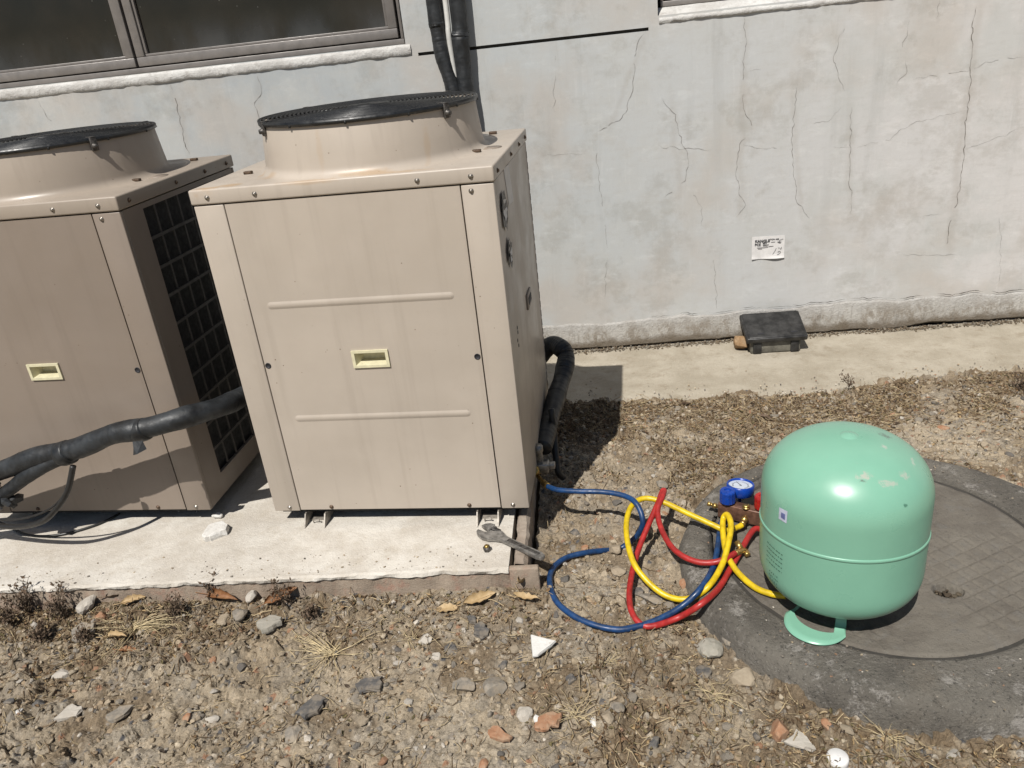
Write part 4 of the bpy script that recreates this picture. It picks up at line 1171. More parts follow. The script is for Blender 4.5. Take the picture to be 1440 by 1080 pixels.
# ================================================================== SOIL: its height, clods and litter
SLc, SLs = math.cos(WALL_ROT), math.sin(WALL_ROT)
def slab_local(x, y):
    dx, dy = x - SL0[0], y - SL0[1]
    return dx * SLc + dy * SLs, -dx * SLs + dy * SLc
def man_dist(x, y): return np.hypot(x - MC[0], y - MC[1])
def litter_mask(x, y):
    """where dead plant matter has gathered: along the apron, at the slab's foot, round the manhole"""
    e = edge_y(x)
    a = sstep(0.85, 0.15, np.abs(e - 0.12 - y) / 0.6) * (x > 0.75)
    sx, sy = slab_local(x, y)
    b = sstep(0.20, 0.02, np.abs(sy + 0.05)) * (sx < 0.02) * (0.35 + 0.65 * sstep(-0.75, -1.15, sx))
    b2 = sstep(0.5, 0.1, np.hypot((x + 0.75) * 0.8, y + 0.42)) * 0.8
    d = man_dist(x, y)
    m = sstep(0.16, 0.0, d - 0.56) * (d > 0.54) * 0.8
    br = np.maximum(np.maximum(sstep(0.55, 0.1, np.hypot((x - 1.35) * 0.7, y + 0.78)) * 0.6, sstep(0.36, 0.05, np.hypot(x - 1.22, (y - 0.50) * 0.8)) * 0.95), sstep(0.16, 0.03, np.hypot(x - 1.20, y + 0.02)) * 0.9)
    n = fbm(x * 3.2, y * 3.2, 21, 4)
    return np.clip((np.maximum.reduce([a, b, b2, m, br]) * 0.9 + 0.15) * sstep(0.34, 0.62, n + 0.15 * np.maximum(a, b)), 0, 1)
def soil_h(x, y):
    h = ZG - 0.052 * sstep(0.30, 1.0, y) + (fbm(x * 2.4, y * 2.4, 1, 3) - 0.5) * 0.035
    e = edge_y(x) + (fbm(x * 5, x * 0 + 3, 13) - 0.5) * 0.10 + (fbm(x * 24, y * 24, 14) - 0.5) * 0.05
    h = h + sstep(-0.30, 0.0, y - e) * (ZA + 0.008 - h) * (1 - sstep(0.0, 0.025, y - e))
    h = np.where(y - e > 0.0, h - 0.05 * sstep(0, 0.03, y - e), h)
    sx, sy = slab_local(x, y)
    pile = sstep(0.16, 0.0, -sy) * sstep(0.05, -0.05, sx)
    h = h + pile * (0.004 + 0.020 * fbm(x * 6, y * 6, 31, 3) * (0.6 + 0.8 * sstep(-0.6, -1.2, sx)))
    d = man_dist(x, y)
    h = h + sstep(0.14, 0.0, np.abs(d - 0.58)) * (0.012 * fbm(x * 7, y * 7, 33, 3) * 1.6 * sstep(-0.25, 0.3, y - MC[1]) - 0.012 * sstep(0.1, -0.3, y - MC[1])) - 0.03 * (d < 0.545)
    return h
def clods(x, y):
    a = 0; tone = 0
    wx = x + (fbm(x * 30, y * 30, 41, 2) - 0.5) * 0.02; wy = y + (fbm(x * 30, y * 30, 47, 2) - 0.5) * 0.02
    for (s, amp, thr, sd) in ((0.070, 0.017, 0.55, 1), (0.032, 0.0100, 0.42, 2), (0.015, 0.0058, 0.33, 3)):
        f, c = worley(wx / s, wy / s, sd)
        k = (c > thr) * np.clip(1 - (f / (0.30 + 0.35 * c)) ** 2, 0, 1) ** 0.6 * (0.4 + 0.9 * ((c * 7.3) % 1))
        a = a + k * amp
        tone = np.where(k > 0.15, (c * 13.7) % 1, tone)
    dens = sstep(0.30, 0.62, fbm(x * 2.7, y * 2.7, 51, 3))
    a = a * (0.35 + 0.75 * dens)
    a = a + (fbm(x * 55, y * 55, 61, 3) - 0.5) * 0.015 + (vnoise(x * 230, y * 230, 71) - 0.5) * 0.0045
    return a, tone, dens
def full_h(x, y):
    x = np.atleast_1d(np.asarray(x, float)); y = np.atleast_1d(np.asarray(y, float))
    return soil_h(x, y) + clods(x, y)[0]

# ================================================================== MANIFOLD GAUGE
mo = onz(1046, 736, ZC + 0.006)
mz = ZC + 0.012
mrot = -0.42
man_g = thing('manifold_gauge', 'bronze manifold with blue valve knob and blue rimmed pressure gauge beside the green cylinder', 'gauge', (mo[0] + 0.006, mo[1] + 0.012, mz), mrot)
MB().box(-0.078, 0.078, -0.015, 0.017, -0.004, 0.044, 0.003).build('bar', M['bronze'], man_g)
def knob(x, y, mat, name='valve_knob'):
    n = 28; V = []; prof = [(0.0, 0.0), (0.020, 0.0), (0.0215, 0.002), (0.0215, 0.035), (0.0195, 0.039), (0.010, 0.0395), (0.009, 0.036), (0.0, 0.036)]
    for (r, z) in prof:
        for i in range(n):
            rr_ = r * (1 + (0.05 if i % 2 and r > .015 else 0)); an = 2 * math.pi * i / n
            V.append((x + rr_ * math.cos(an), y + rr_ * math.sin(an), 0.050 + z))
    F = [(k * n + i, k * n + (i + 1) % n, (k + 1) * n + (i + 1) % n, (k + 1) * n + i) for k in range(len(prof) - 1) for i in range(n)]
    MB().add(V, F).lathe([(0.007, 0.043), (0.007, 0.051)], 10, (x, y, 0)).build(name, mat, man_g)
knob(-0.052, -0.004, M['blueplastic']); knob(0.046, 0.004, M['redplastic'])
def gauge(x, y, mat):
    Mx = Matrix.Translation((x, y, 0.046)) @ Matrix.Rotation(-0.12, 4, 'X')
    g = MB().lathe([(0.001, 0.0), (0.033, 0.0), (0.040, 0.004), (0.040, 0.030), (0.038, 0.033), (0.035, 0.033), (0.0345, 0.027)], 36, mtx=Mx).lathe([(0.006, -0.03), (0.006, 0.0)], 8, mtx=Mx).build('gauge', mat, man_g)
    MB().lathe([(0.0005, 0.0275), (0.0344, 0.0272)], 36, mtx=Mx).build('dial', M['dial'], g)
    d = MB()
    for k in range(25):
        a = -0.7 + k * (math.pi + 1.4) / 24
        d.box(0.020, 0.0265 if k % 4 == 0 else 0.024, -0.0004, 0.0004, 0.0278, 0.0281, mtx=Mx @ Matrix.Rotation(a, 4, 'Z'))
    d.box(-0.006, 0.022, -0.0007, 0.0007, 0.0284, 0.0288, mtx=Mx @ Matrix.Rotation(2.4, 4, 'Z'))
    d.lathe([(0.003, 0.028), (0.0001, 0.0294)], 10, mtx=Mx)
    d.build('scale_marks', M['ink'], g)
gauge(-0.034, 0.056, M['blueplastic']); gauge(0.088, 0.050, M['redplastic'])
def fitting(p, d, L, r, name='brass_fitting', parent=man_g):
    d = Vector(d).normalized(); q = d.to_track_quat('Z', 'Y').to_matrix().to_4x4()
    Mx = Matrix.Translation(p) @ q
    return MB().lathe([(r * .8, 0), (r * .8, L * .2), (r * 1.25, L * .22), (r * 1.25, L * .5), (r * .9, L * .53), (r * .9, L * .72), (r * 1.1, L * .74), (r * 1.1, L), (0.0005, L)], 10, mtx=Mx).build(name, M['brass'], parent)
fitting((-0.078, 0.0, 0.022), (-1, 0, 0.1), 0.035, 0.0065)
fitting((0.004, -0.010, 0.044), (0, 0, 1), 0.012, 0.009)
ports = [(-0.052, -0.015, 0.018), (0.004, -0.015, 0.018), (0.066, -0.015, 0.016)]
for p in ports: fitting(p, (0, -1, -0.25), 0.03, 0.0085)
Mman = Matrix.Translation(man_g.location) @ Matrix.Rotation(mrot, 4, 'Z')
PW = [tuple(Mman @ Vector((p[0], p[1] - 0.03, p[2] - 0.008))) for p in ports]

# hoses: every point is a pixel of the hose and the height it hangs above the soil
def hp(u, v, h):
    p = onz(u, v, ZG + h)
    for _ in range(3):
        if math.hypot(p[0] - MC[0], p[1] - MC[1]) < 0.575: rest = ZC + 0.013
        else: rest = float(soil_h(p[0], p[1])) + 0.016 + min(0.0, (h - 0.014))
        if p[2] < rest or h < 0.017: p = onz(u, v, rest)
    return tuple(p)
HR = 0.0082
blue = [PW[0]] + [hp(*p) for p in ((1013, 738, .055), (1010, 765, .07), (1003, 798, .065), (985, 828, .05), (958, 853, .035), (930, 869, .022), (900, 880, .016), (865, 885, .014), (820, 873, .013), (786, 850, .013), (774, 825, .014), (776, 802, .015), (795, 785, .016), (825, 777, .014), (852, 774, .006), (868, 773, .002), (882, 765, .014), (897, 752, .05), (904, 733, .10), (896, 710, .135), (880, 698, .142), (850, 692, .142), (815, 691, .14), (785, 689, .135), (770, 684, .132))]
h_end = np.array(blue[-1])
bh = thing('blue_hose', 'blue charging hose from the brass valve fitting looping on the soil to the manifold', 'hose', hp(868, 773, .002))
o_ = np.array(bh.location)
MB().tube([p - o_ for p in spline(blue, 10)], HR, 12).build('hose', M['bluehose'], bh)
P = [h_end, h_end + (np.array(ony(757, 672, 0.225)) - h_end) * 0.5, np.array(ony(756, 668, 0.225)), np.array(ony(755, 660, 0.232))]
mb = MB().tube([p - o_ for p in spline(P, 6)], 0.0075, 10)
for a, b in ((0.0, 0.35), (0.72, 1.0)):
    S = spline(P, 10); i0, i1 = int(a * (len(S) - 1)), int(b * (len(S) - 1))
    mb.tube([p - o_ for p in S[i0:i1 + 1]], 0.0108, 8)
mb.build('brass_end', M['brass'], bh)
yellow = [PW[1]] + [hp(*p) for p in ((1036, 742, .075), (1022, 746, .085), (1000, 737, .095), (965, 721, .11), (930, 705, .125), (905, 701, .13), (888, 712, .125), (881, 735, .115), (883, 765, .10), (893, 795, .08), (915, 822, .05), (940, 839, .032), (968, 842, .03), (995, 826, .05), (1015, 795, .085), (1025, 760, .115), (1028, 738, .13), (1023, 724, .135), (1017, 730, .12), (1017, 752, .105), (1022, 778, .09), (1036, 803, .075), (1060, 825, .068), (1084, 835, .066), (1105, 838, .07))]
ye = np.array([cc[0] - 0.03, cc[1] - 0.02, ZC + 0.055])
yh = thing('yellow_hose', 'yellow charging hose looping beside the manifold and running under the green cylinder', 'hose', hp(968, 842, .0))
o_ = np.array(yh.location)
MB().tube([p - o_ for p in spline(yellow, 10)], HR, 12).build('hose', M['yellowhose'], yh)
MB().tube([p - o_ for p in spline([yellow[-1], (np.array(yellow[-1]) + ye) / 2, ye], 6)], 0.0095, 10).build('hose_end', M['brownhose'], yh)
red = [PW[2]] + [hp(*p) for p in ((1060, 745, .085), (1043, 772, .075), (1027, 800, .06), (1010, 828, .045), (985, 850, .03), (955, 868, .02), (920, 880, .014), (902, 878, .016), (889, 862, .026), (885, 838, .036), (889, 805, .046), (899, 770, .065), (912, 738, .095), (925, 708, .125), (931, 692, .138), (934, 690, .14), (931, 700, .135), (925, 716, .12), (928, 738, .10), (940, 763, .085), (957, 780, .08), (980, 790, .078), (1002, 791, .082), (1020, 786, .09), (1034, 778, .088))]
rh = thing('red_hose', 'red charging hose in narrow loops lying between the slab and the manifold', 'hose', hp(920, 880, .0))
o_ = np.array(rh.location)
MB().tube([p - o_ for p in spline(red, 10)], HR, 12).build('hose', M['redhose'], rh)
re_ = np.array(red[-1])
P = [re_, np.array(hp(1046, 774, .075)), np.array(hp(1052, 781, .065))]
mb = MB().tube([p - o_ for p in spline(P, 4)], 0.0085, 8); mb.tube([np.array(hp(1036, 762, .09)) - o_, np.array(hp(1042, 772, .08)) - o_], 0.0085, 8)
mb.build('brass_end', M['brass'], rh)

# ================================================================== WRENCH, NUT, RUBBLE ON THE SLAB
hA = onz(765, 783, ZS + 0.014); hB = onz(676, 741, ZS + 0.014)
L = float(np.linalg.norm((hB - hA)[:2])); ang = math.atan2(*(hB - hA)[[1, 0]])
wr = thing('adjustable_wrench', 'steel adjustable wrench lying over the corner of the white slab', 'wrench', (hA[0], hA[1], ZS + 0.004), ang)
# outline in local (x along handle towards the head, y across)
out = [(0.004, -0.008), (0.0, 0.0), (0.004, 0.010), (0.02, 0.0135), (L * .35, 0.0115), (L * .62, 0.0125), (L * .70, 0.020), (L * .76, 0.031), (L * .85, 0.0355), (L * .93, 0.031), (L * .985, 0.022), (L * 1.0, 0.012), (L * .955, 0.0105), (L * .90, 0.010), (L * .865, 0.006), (L * .855, -0.006), (L * .80, -0.008), (L * .76, -0.022), (L * .70, -0.020), (L * .62, -0.0125), (L * .35, -0.0115), (0.02, -0.0135)]
RXm = Matrix.Rotation(-math.pi / 2, 4, 'X')
def flat(pts, z0, z1):
    mb = MB().poly(pts, 0, 1)
    mb.v = [(x, z, z0 + y * (z1 - z0)) for (x, y, z) in mb.v]
    bm = bmesh.new(); me = mb.mesh('t'); bm.from_mesh(me); bpy.data.meshes.remove(me)
    bmesh.ops.recalc_face_normals(bm, faces=bm.faces)
    bmesh.ops.bevel(bm, geom=[e for e in bm.edges if abs(e.verts[0].co.z - e.verts[1].co.z) < 1e-6], offset=0.0016, segments=2, affect='EDGES')
    r = MB().from_bm(bm); bm.free(); return r
flat(out, 0.0, 0.011).build('wrench_body', M['steel'], wr)
jaw = [(L * .865, 0.0005), (L * .90, -0.002), (L * .965, -0.004), (L * 1.01, -0.006), (L * 1.0, -0.018), (L * .95, -0.030), (L * .89, -0.033), (L * .865, -0.027)]
flat(jaw, 0.001, 0.0125).build('moving_jaw', M['steel'], wr)
mb = MB()
for k in range(5):
    mb.lathe([(0.003, 0), (0.0068, 0.0012), (0.0068, 0.0026), (0.003, 0.0038)], 12, mtx=Matrix.Translation((L * .775 + k * 0.0042, -0.016, 0.006)) @ Matrix.Rotation(math.pi / 2, 4, 'Y'))
mb.box(L * .765, L * .86, -0.0265, -0.0235, 0.0025, 0.0085)
mb.build('adjusting_worm', M['steeldark'], wr)
MB().box(0.018, L * .55, -0.0055, 0.0055, 0.0112, 0.0120, 0.0004).build('handle_web', M['steeldark'], wr)

p = onz(685, 771, ZS + 0.008)
nut = thing('flare_nut', 'small dark round cap nut lying on the white slab below the wrench', 'nut', (p[0], p[1], ZS + 0.002))
MB().lathe([(0.011, 0), (0.0115, 0.003), (0.0115, 0.012), (0.009, 0.015), (0.006, 0.015), (0.0055, 0.006), (0.0003, 0.006)], 6, mtx=Matrix.Rotation(0.25, 4, 'X')).build('nut_body', M['steeldark'], nut)
MB().lathe([(0.0065, 0.015), (0.0065, 0.0185), (0.0001, 0.019)], 12, mtx=Matrix.Rotation(0.25, 4, 'X')).build('nut_collar', M['brass'], nut)

# ---- rock builder
def ico(sub):
    bm = bmesh.new(); bmesh.ops.create_icosphere(bm, subdivisions=sub, radius=1.0)
    V = np.array([w.co[:] for w in bm.verts]); F = np.array([[w.index for w in f.verts] for f in bm.faces]); bm.free(); return V, F
ICO1, ICO2, ICO3 = ico(1), ico(2), ico(3)
def rock_verts(base, dims, rr, cuts=9, rough=0.06):
    V = base[0].copy()
    V *= 1 + (rr.random((len(V), 1)) - 0.5) * rough * 2
    o_ = rr.random(2) * 40
    V *= 1 + (fbm(V[:, 0] * 1.8 + V[:, 2] + o_[0] + 5, V[:, 1] * 1.8 - V[:, 2] * .7 + o_[1] + 5, 2, 3)[:, None] - 0.5) * 0.55
    for _ in range(cuts):
        n = rr.normal(size=3); n /= np.linalg.norm(n)
        d = rr.uniform(0.55, 0.9); s = V @ n - d
        V = V - np.where(s > 0, s, 0)[:, None] * n[None]
    return V * np.array(dims)
def prism_rock(outline, thick, rr, edge=0.002, ragged=True):
    """chip with a given flat outline (x, y): upper face slightly smaller, uneven"""
    if ragged:
        o2 = []
        for a, b in zip(outline, list(outline[1:]) + [outline[0]]):
            a, b = np.array(a), np.array(b); L_ = np.linalg.norm(b - a)
            for t in (0.0, 0.3, 0.62): o2.append(a + (b - a) * (t + rr.uniform(-.08, .08) * (t > 0)) + rr.normal(size=2) * L_ * 0.055)
        outline = o2
    n = len(outline); c = np.mean(outline, axis=0); V = []
    for (s, z) in ((0.96, 0.0), (1.0, thick * .35), (0.985, thick * .8), (0.93, thick)):
        for p in outline:
            q = c + (np.array(p) - c) * s; V.append((q[0] + rr.normal() * edge * .3, q[1] + rr.normal() * edge * .3, z + rr.normal() * edge * .3))
    V.append((c[0], c[1], thick * 1.03)); V.append((c[0], c[1], 0))
    F = [(k * n + i, k * n + (i + 1) % n, (k + 1) * n + (i + 1) % n, (k + 1) * n + i) for k in range(3) for i in range(n)]
    F += [(3 * n + i, 3 * n + (i + 1) % n, 4 * n) for i in range(n)] + [((i + 1) % n, i, 4 * n + 1) for i in range(n)]
    return V, F
rr = np.random.default_rng(11)
# mortar wedge on the slab: outline from its four corners
pts = [onz(u, v, ZS + .012)[:2] for u, v in ((283, 759), (292, 741), (314, 735), (323, 740), (318, 748), (297, 757))]
c = np.mean(pts, axis=0)
V, F = prism_rock([p - c for p in pts], 0.022, rr)
MB().add(V, F).build('mortar_chunk', M['chunk'], None, loc=(c[0], c[1], ZS), label='white wedge of broken mortar on the slab in front of the gap between the units', cat='rubble')
p = onz(304, 727, ZS + .008)
V = rock_verts(ICO2, (0.020, 0.014, 0.012), rr)
link('mortar_crumb', np_mesh('mortar_crumb', V, ICO2[1]), M['chunk'], None, (p[0], p[1] + .005, ZS + 0.010), label='small grey mortar crumb lying just behind the white wedge on the slab', cat='rubble')

# ================================================================== BAIT BOX BY THE WALL
bo = np.array([1.752, 1.612, ZA])
bx = thing('bait_box', 'black lidded plastic box on the concrete strip against the wall', 'box', tuple(bo), WALL_ROT)
bx.scale = (1.05, 1.05, 1.05)
MB().box(-0.108, 0.105, -0.050, 0.085, 0.0, 0.060, 0.004).build('box_body', M['boxgrey'], bx)
for s in (-0.098, 0.062):
    MB().box(s, s + 0.036, -0.058, -0.030, 0.0, 0.056, 0.004).build('corner_foot', M['boxblack'], bx)
lidm = Matrix.Translation((0, 0.006, 0.088)) @ Matrix.Rotation(0.30, 4, 'X')
lb = MB().box(-0.130, 0.130, -0.080, 0.104, -0.012, 0.014, 0.007, 3, mtx=lidm)
lb.box(-0.120, 0.120, -0.076, 0.100, 0.0135, 0.0185, 0.003, mtx=lidm)
bl_ = lb.build('box_lid', M['boxblack'], bx)
for x in (-0.066, 0.076): MB().box(x - 0.013, x + 0.013, -0.054, -0.046, 0.0186, 0.0196, mtx=lidm).build('lock_slot', M['ink'], bl_)
V = rock_verts(ICO3, (0.034, 0.055, 0.044), np.random.default_rng(6), 12, 0.03)
p = onz(1042, 488, ZA + 0.02)
link('brown_stone', np_mesh('brown_stone', V, ICO3[1]), rock_mat('ochre_stone', (0.26, 0.155, 0.075), (0.40, 0.26, 0.14), 0.35), None, (p[0] + .004, p[1] + 0.03, ZA + 0.034), label='ochre brown stone wedged beside the left end of the black box', cat='stone')

# ================================================================== SOIL SHEET
GX0, GX1, GY0, GY1, GS = -1.30, 3.25, -1.05, 1.46, 0.0038
gxs = np.arange(GX0, GX1 + 1e-6, GS); gys = np.arange(GY0, GY1 + 1e-6, GS)
gx, gy = np.meshgrid(gxs, gys, indexing='xy')
cl_, tone, dens = clods(gx, gy)
Z = soil_h(gx, gy) + cl_
lm = litter_mask(gx, gy)
C1 = np.array([0.43, 0.368, 0.280]); C2 = np.array([0.33, 0.272, 0.198]); C3 = np.array([0.175, 0.128, 0.080]); C4 = np.array([0.31, 0.285, 0.245])
nA = sstep(0.35, 0.68, fbm(gx * 5, gy * 5, 81, 5))[..., None]; nB = sstep(0.40, 0.68, fbm(gx * 17, gy * 17, 91, 4))[..., None]
col = C1 * (1 - nA) + C2 * nA
col = col * (1 - 0.5 * nB) + C4 * 0.5 * nB
col = col * (0.82 + 0.36 * tone[..., None])
dk = np.clip(lm * 1.1 * sstep(0.25, 0.6, fbm(gx * 40, gy * 40, 95, 3)) + 0.62 * sstep(0.50, 0.70, fbm(gx * 9, gy * 9, 97, 5)), 0, 0.85)[..., None]
col = col * (1 - dk) + C3 * dk
# small stones of the crust: a few cells are grey, brickish or pale
fW, cW = worley(gx / 0.016, gy / 0.016, 9)
for lo, hi, cc_ in ((0.0, 0.05, (0.24, 0.215, 0.185)), (0.05, 0.065, (0.34, 0.20, 0.13)), (0.075, 0.11, (0.47, 0.42, 0.35)), (0.11, 0.13, (0.11, 0.11, 0.115))):
    mk = ((cW >= lo) & (cW < hi) & (fW < 0.42))[..., None]
    col = np.where(mk, np.array(cc_), col); Z = Z + mk[..., 0] * 0.003 * np.clip(1 - fW / 0.42, 0, 1)
sx, sy = slab_local(gx, gy)
keep = ~((sx < -0.03) & (sy > 0.06) & (sy < 1.0)) & (man_dist(gx, gy) > 0.50) & (gy < edge_y(gx) + 0.16)
ny_, nx_ = gx.shape
I = np.arange(ny_ * nx_).reshape(ny_, nx_)
kq = keep[:-1, :-1] & keep[1:, 1:] & keep[1:, :-1] & keep[:-1, 1:]
F = np.stack([I[:-1, :-1][kq], I[:-1, 1:][kq], I[1:, 1:][kq], I[1:, :-1][kq]], 1)
used = np.zeros(ny_ * nx_, bool); used[F.ravel()] = True
re_i = np.cumsum(used) - 1
V = np.stack([gx, gy, Z], -1).reshape(-1, 3)[used]; colv = np.clip(col.reshape(-1, 3)[used], 0.01, 0.9); F = re_i[F]
# the same sheet carried on outwards, coarser
n0 = len(V); big = []; B = 60.0
def addq(x0, x1, y0, y1, nx=24, ny=24):
    global V, F, colv
    X, Y = np.meshgrid(np.linspace(x0, x1, nx), np.linspace(y0, y1, ny), indexing='xy')
    z = soil_h(X, Y) - 0.004
    ii = np.arange(nx * ny).reshape(ny, nx) + len(V)
    V = np.concatenate([V, np.stack([X, Y, z], -1).reshape(-1, 3)])
    colv = np.concatenate([colv, np.tile((C1 + C2) / 2, (nx * ny, 1))])
    F = np.concatenate([F, np.stack([ii[:-1, :-1], ii[:-1, 1:], ii[1:, 1:], ii[1:, :-1]], -1).reshape(-1, 4)])
o = 0.03
addq(-B, B, -B, GY0 + o, 90, 60); addq(-B, GX0 + o, GY0 + o, 1.2, 60, 20); addq(GX1 - o, B, GY0 + o, 1.35, 60, 20)
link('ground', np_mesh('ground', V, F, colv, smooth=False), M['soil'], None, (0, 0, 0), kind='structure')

# ---- areas open to scattered things
def free(x, y, r=0.0):
    sx, sy = slab_local(np.asarray(x), np.asarray(y))
    on_slab = (sx < r + 0.005) & (sy > -r - 0.012) & (sy < 1.1)
    return ~on_slab & (man_dist(x, y) > 0.585 + r) & (y < edge_y(x) - 0.03)
def inview(x, y, m=40):
    d = np.stack([x, y, soil_h(x, y)], -1) - CAM
    w = d @ FF; u = 720 + FPX * (d @ RR) / w; v = 540 - FPX * (d @ UU) / w
    return (u > -m) & (u < 1440 + m) & (v < 1080 + m)
def scatter(n, rr, r=0.0, weight=None, near=False):
    xs_, ys_ = [], []
    while len(xs_) < n:
        x = rr.uniform(-1.0, 3.0, 4000); y = rr.uniform(-0.98, 1.26, 4000)
        ok = free(x, y, r) & inview(x, y)
        if weight is not None: ok &= rr.random(4000) < weight(x, y)
        xs_ += list(x[ok]); ys_ += list(y[ok])
    return np.array(xs_[:n]), np.array(ys_[:n])

PAL = np.array([(0.36, 0.30, 0.22), (0.33, 0.27, 0.19), (0.42, 0.36, 0.27), (0.26, 0.235, 0.20), (0.22, 0.195, 0.165), (0.30, 0.265, 0.22), (0.15, 0.14, 0.125), (0.34, 0.22, 0.15), (0.52, 0.48, 0.42), (0.36, 0.28, 0.19)])
PW_ = np.array([.26, .22, .16, .10, .05, .08, .025, .02, .03, .10]); PW_ = PW_ / PW_.sum()
def pebbles(n, lo, hi, base, rr, cuts):
    x, y = scatter(n, rr)
    temps = [rock_verts(base, (1, rr.uniform(.65, .95), rr.uniform(.45, .8)), rr, cuts, 0.10) for _ in range(24)]
    s = lo + (hi - lo) * rr.random(n) ** 2.2
    h = full_h(x, y)
    V = []; F = []; Cc = []; nv = len(base[0])
    pi = rr.choice(len(PAL), n, p=PW_)
    for i in range(n):
        R = np.array(Euler((rr.normal() * .35, rr.normal() * .35, rr.random() * 6.28)).to_matrix())
        V.append(temps[i % 24] * s[i] @ R.T + np.array([x[i], y[i], h[i] + s[i] * 0.12]))
        F.append(base[1] + i * nv)
        Cc.append(np.tile(np.clip(PAL[pi[i]] * rr.uniform(.75, 1.2), 0, .8), (nv, 1)))
    return np.concatenate(V), np.concatenate(F), np.concatenate(Cc)
rr = np.random.default_rng(21)
V1, F1, K1 = pebbles(9000, 0.0022, 0.0075, ICO1, rr, 4)
V2, F2, K2 = pebbles(2600, 0.005, 0.012, ICO2, rr, 7)
def grit(x, y, z, lo, hi, pal, dark=1.0):
    V = []; F = []; Cc = []; nv = len(ICO1[0])
    tm = [rock_verts(ICO1, (1, rr.uniform(.6, .95), rr.uniform(.35, .8)), rr, 4, 0.12) for _ in range(16)]
    for i in range(len(x)):
        s_ = lo + (hi - lo) * rr.random() ** 2.5; a = rr.random() * 6.28
        R = np.array([[math.cos(a), -math.sin(a), 0], [math.sin(a), math.cos(a), 0], [0, 0, 1]])
        V.append(tm[i % 16] * s_ @ R.T + np.array([x[i], y[i], z[i] + s_ * .2])); F.append(ICO1[1] + i * nv)
        Cc.append(np.tile(pal[rr.integers(len(pal))] * rr.uniform(.7, 1.2) * dark, (nv, 1)))
    return np.concatenate(V), np.concatenate(F), np.concatenate(Cc)
DIRT = np.array([(0.24, 0.185, 0.125), (0.17, 0.13, 0.09), (0.30, 0.25, 0.18), (0.34, 0.31, 0.26)])
parts_ = []
x = rr.uniform(0.6, 3.3, 1100); y = edge_y(x) - 0.02 + np.abs(rr.normal(size=1100)) * 0.08; parts_.append(grit(x, y, np.full(1100, ZA - .001), .001, .006, PAL, 1.3))
n_ = 2600; x = np.concatenate([rr.uniform(0.5, 3.3, n_ // 2), rr.choice([0.95, 1.25, 1.5, 1.95, 2.2, 2.45, 2.8], n_ // 2) + rr.normal(size=n_ // 2) * 0.09]); y = WP[1] + WSL * (x - WP[0]) - 0.004 - np.abs(rr.normal(size=n_)) * 0.016
parts_.append(grit(x, y, ZA + 0.001 + np.clip(0.014 - (WP[1] + WSL * (x - WP[0]) - y), 0, 1) * rr.random(n_), .0015, .008, DIRT, 0.75))
n_ = 500; a_ = rr.random(n_) * 6.28; q_ = rr.uniform(0.42, 0.55, n_); parts_.append(grit(MC[0] + q_ * np.cos(a_), MC[1] + q_ * np.sin(a_), np.full(n_, ZC + .001), .0012, .005, PAL))
n_ = 46; hx_, hy_ = onz(1332, 829, ZC)[:2]; parts_.append(grit(hx_ + rr.normal(size=n_) * .014, hy_ + rr.normal(size=n_) * .012, ZC - 0.034 + rr.random(n_) * .020, .004, .011, DIRT, 0.45))
n_ = 260; x = rr.uniform(-1.1, 0.72, n_); y = SL0[1] + WSL * (x - SL0[0]) + 0.012 + np.abs(rr.normal(size=n_)) * 0.05; parts_.append(grit(x, y, np.full(n_, ZS), .0012, .005, PAL))
for (v_, f_, k_) in parts_: F2 = np.concatenate([F2, f_ + len(V2)]); V2 = np.concatenate([V2, v_]); K2 = np.concatenate([K2, k_])
link('gravel', np_mesh('gravel', np.concatenate([V1, V2]), np.concatenate([F1, F2 + len(V1)]), np.concatenate([K1, K2])), M['pebble'], None, (0, 0, 0), kind='stuff')

# ---- plant litter: straws and crumbs of dead leaf
def straws(n, rr):
    x, y = scatter(n, rr, weight=lambda a, b: 0.05 + 0.95 * litter_mask(a, b))
    L = rr.uniform(0.012, 0.05, n) * (0.6 + rr.random(n)); a = rr.random(n) * 6.28; b = rr.normal(size=n) * 0.9
    w = rr.uniform(0.0005, 0.0012, n); lift = np.abs(rr.normal(size=n)) * 0.006
    V = []; Cc = []
    c0 = np.where(rr.random((n, 1)) < 0.45, np.array([[0.46, 0.37, 0.23]]), np.array([[0.17, 0.115, 0.065]])) * rr.uniform(.6, 1.2, (n, 1))
    K = 4
    for k in range(K):
        t = k / (K - 1) - 0.5
        an = a + b * t
        px = x + np.cos(an) * L * t; py = y + np.sin(an) * L * t
        pz = full_h(px, py) + 0.0015 + lift * (0.3 + abs(t)) + (t + .5) * lift
        nx_, ny2 = -np.sin(an) * w, np.cos(an) * w
        V += [np.stack([px + nx_, py + ny2, pz], 1), np.stack([px - nx_, py - ny2, pz], 1), np.stack([px, py, pz + w * 1.4], 1)]
        Cc += [c0] * 3
    nV = len(V); V = np.stack(V, 1).reshape(-1, 3); Cc = np.stack(Cc, 1).reshape(-1, 3)
    f = []
    for k in range(K - 1):
        for (p, q_) in ((0, 2), (2, 1), (1, 0)): f.append([k * 3 + p, k * 3 + q_, k * 3 + 3 + q_, k * 3 + 3 + p])
    f = np.array(f); F = (f[None] + (np.arange(n) * nV)[:, None, None]).reshape(-1, 4)
    return V, F, Cc
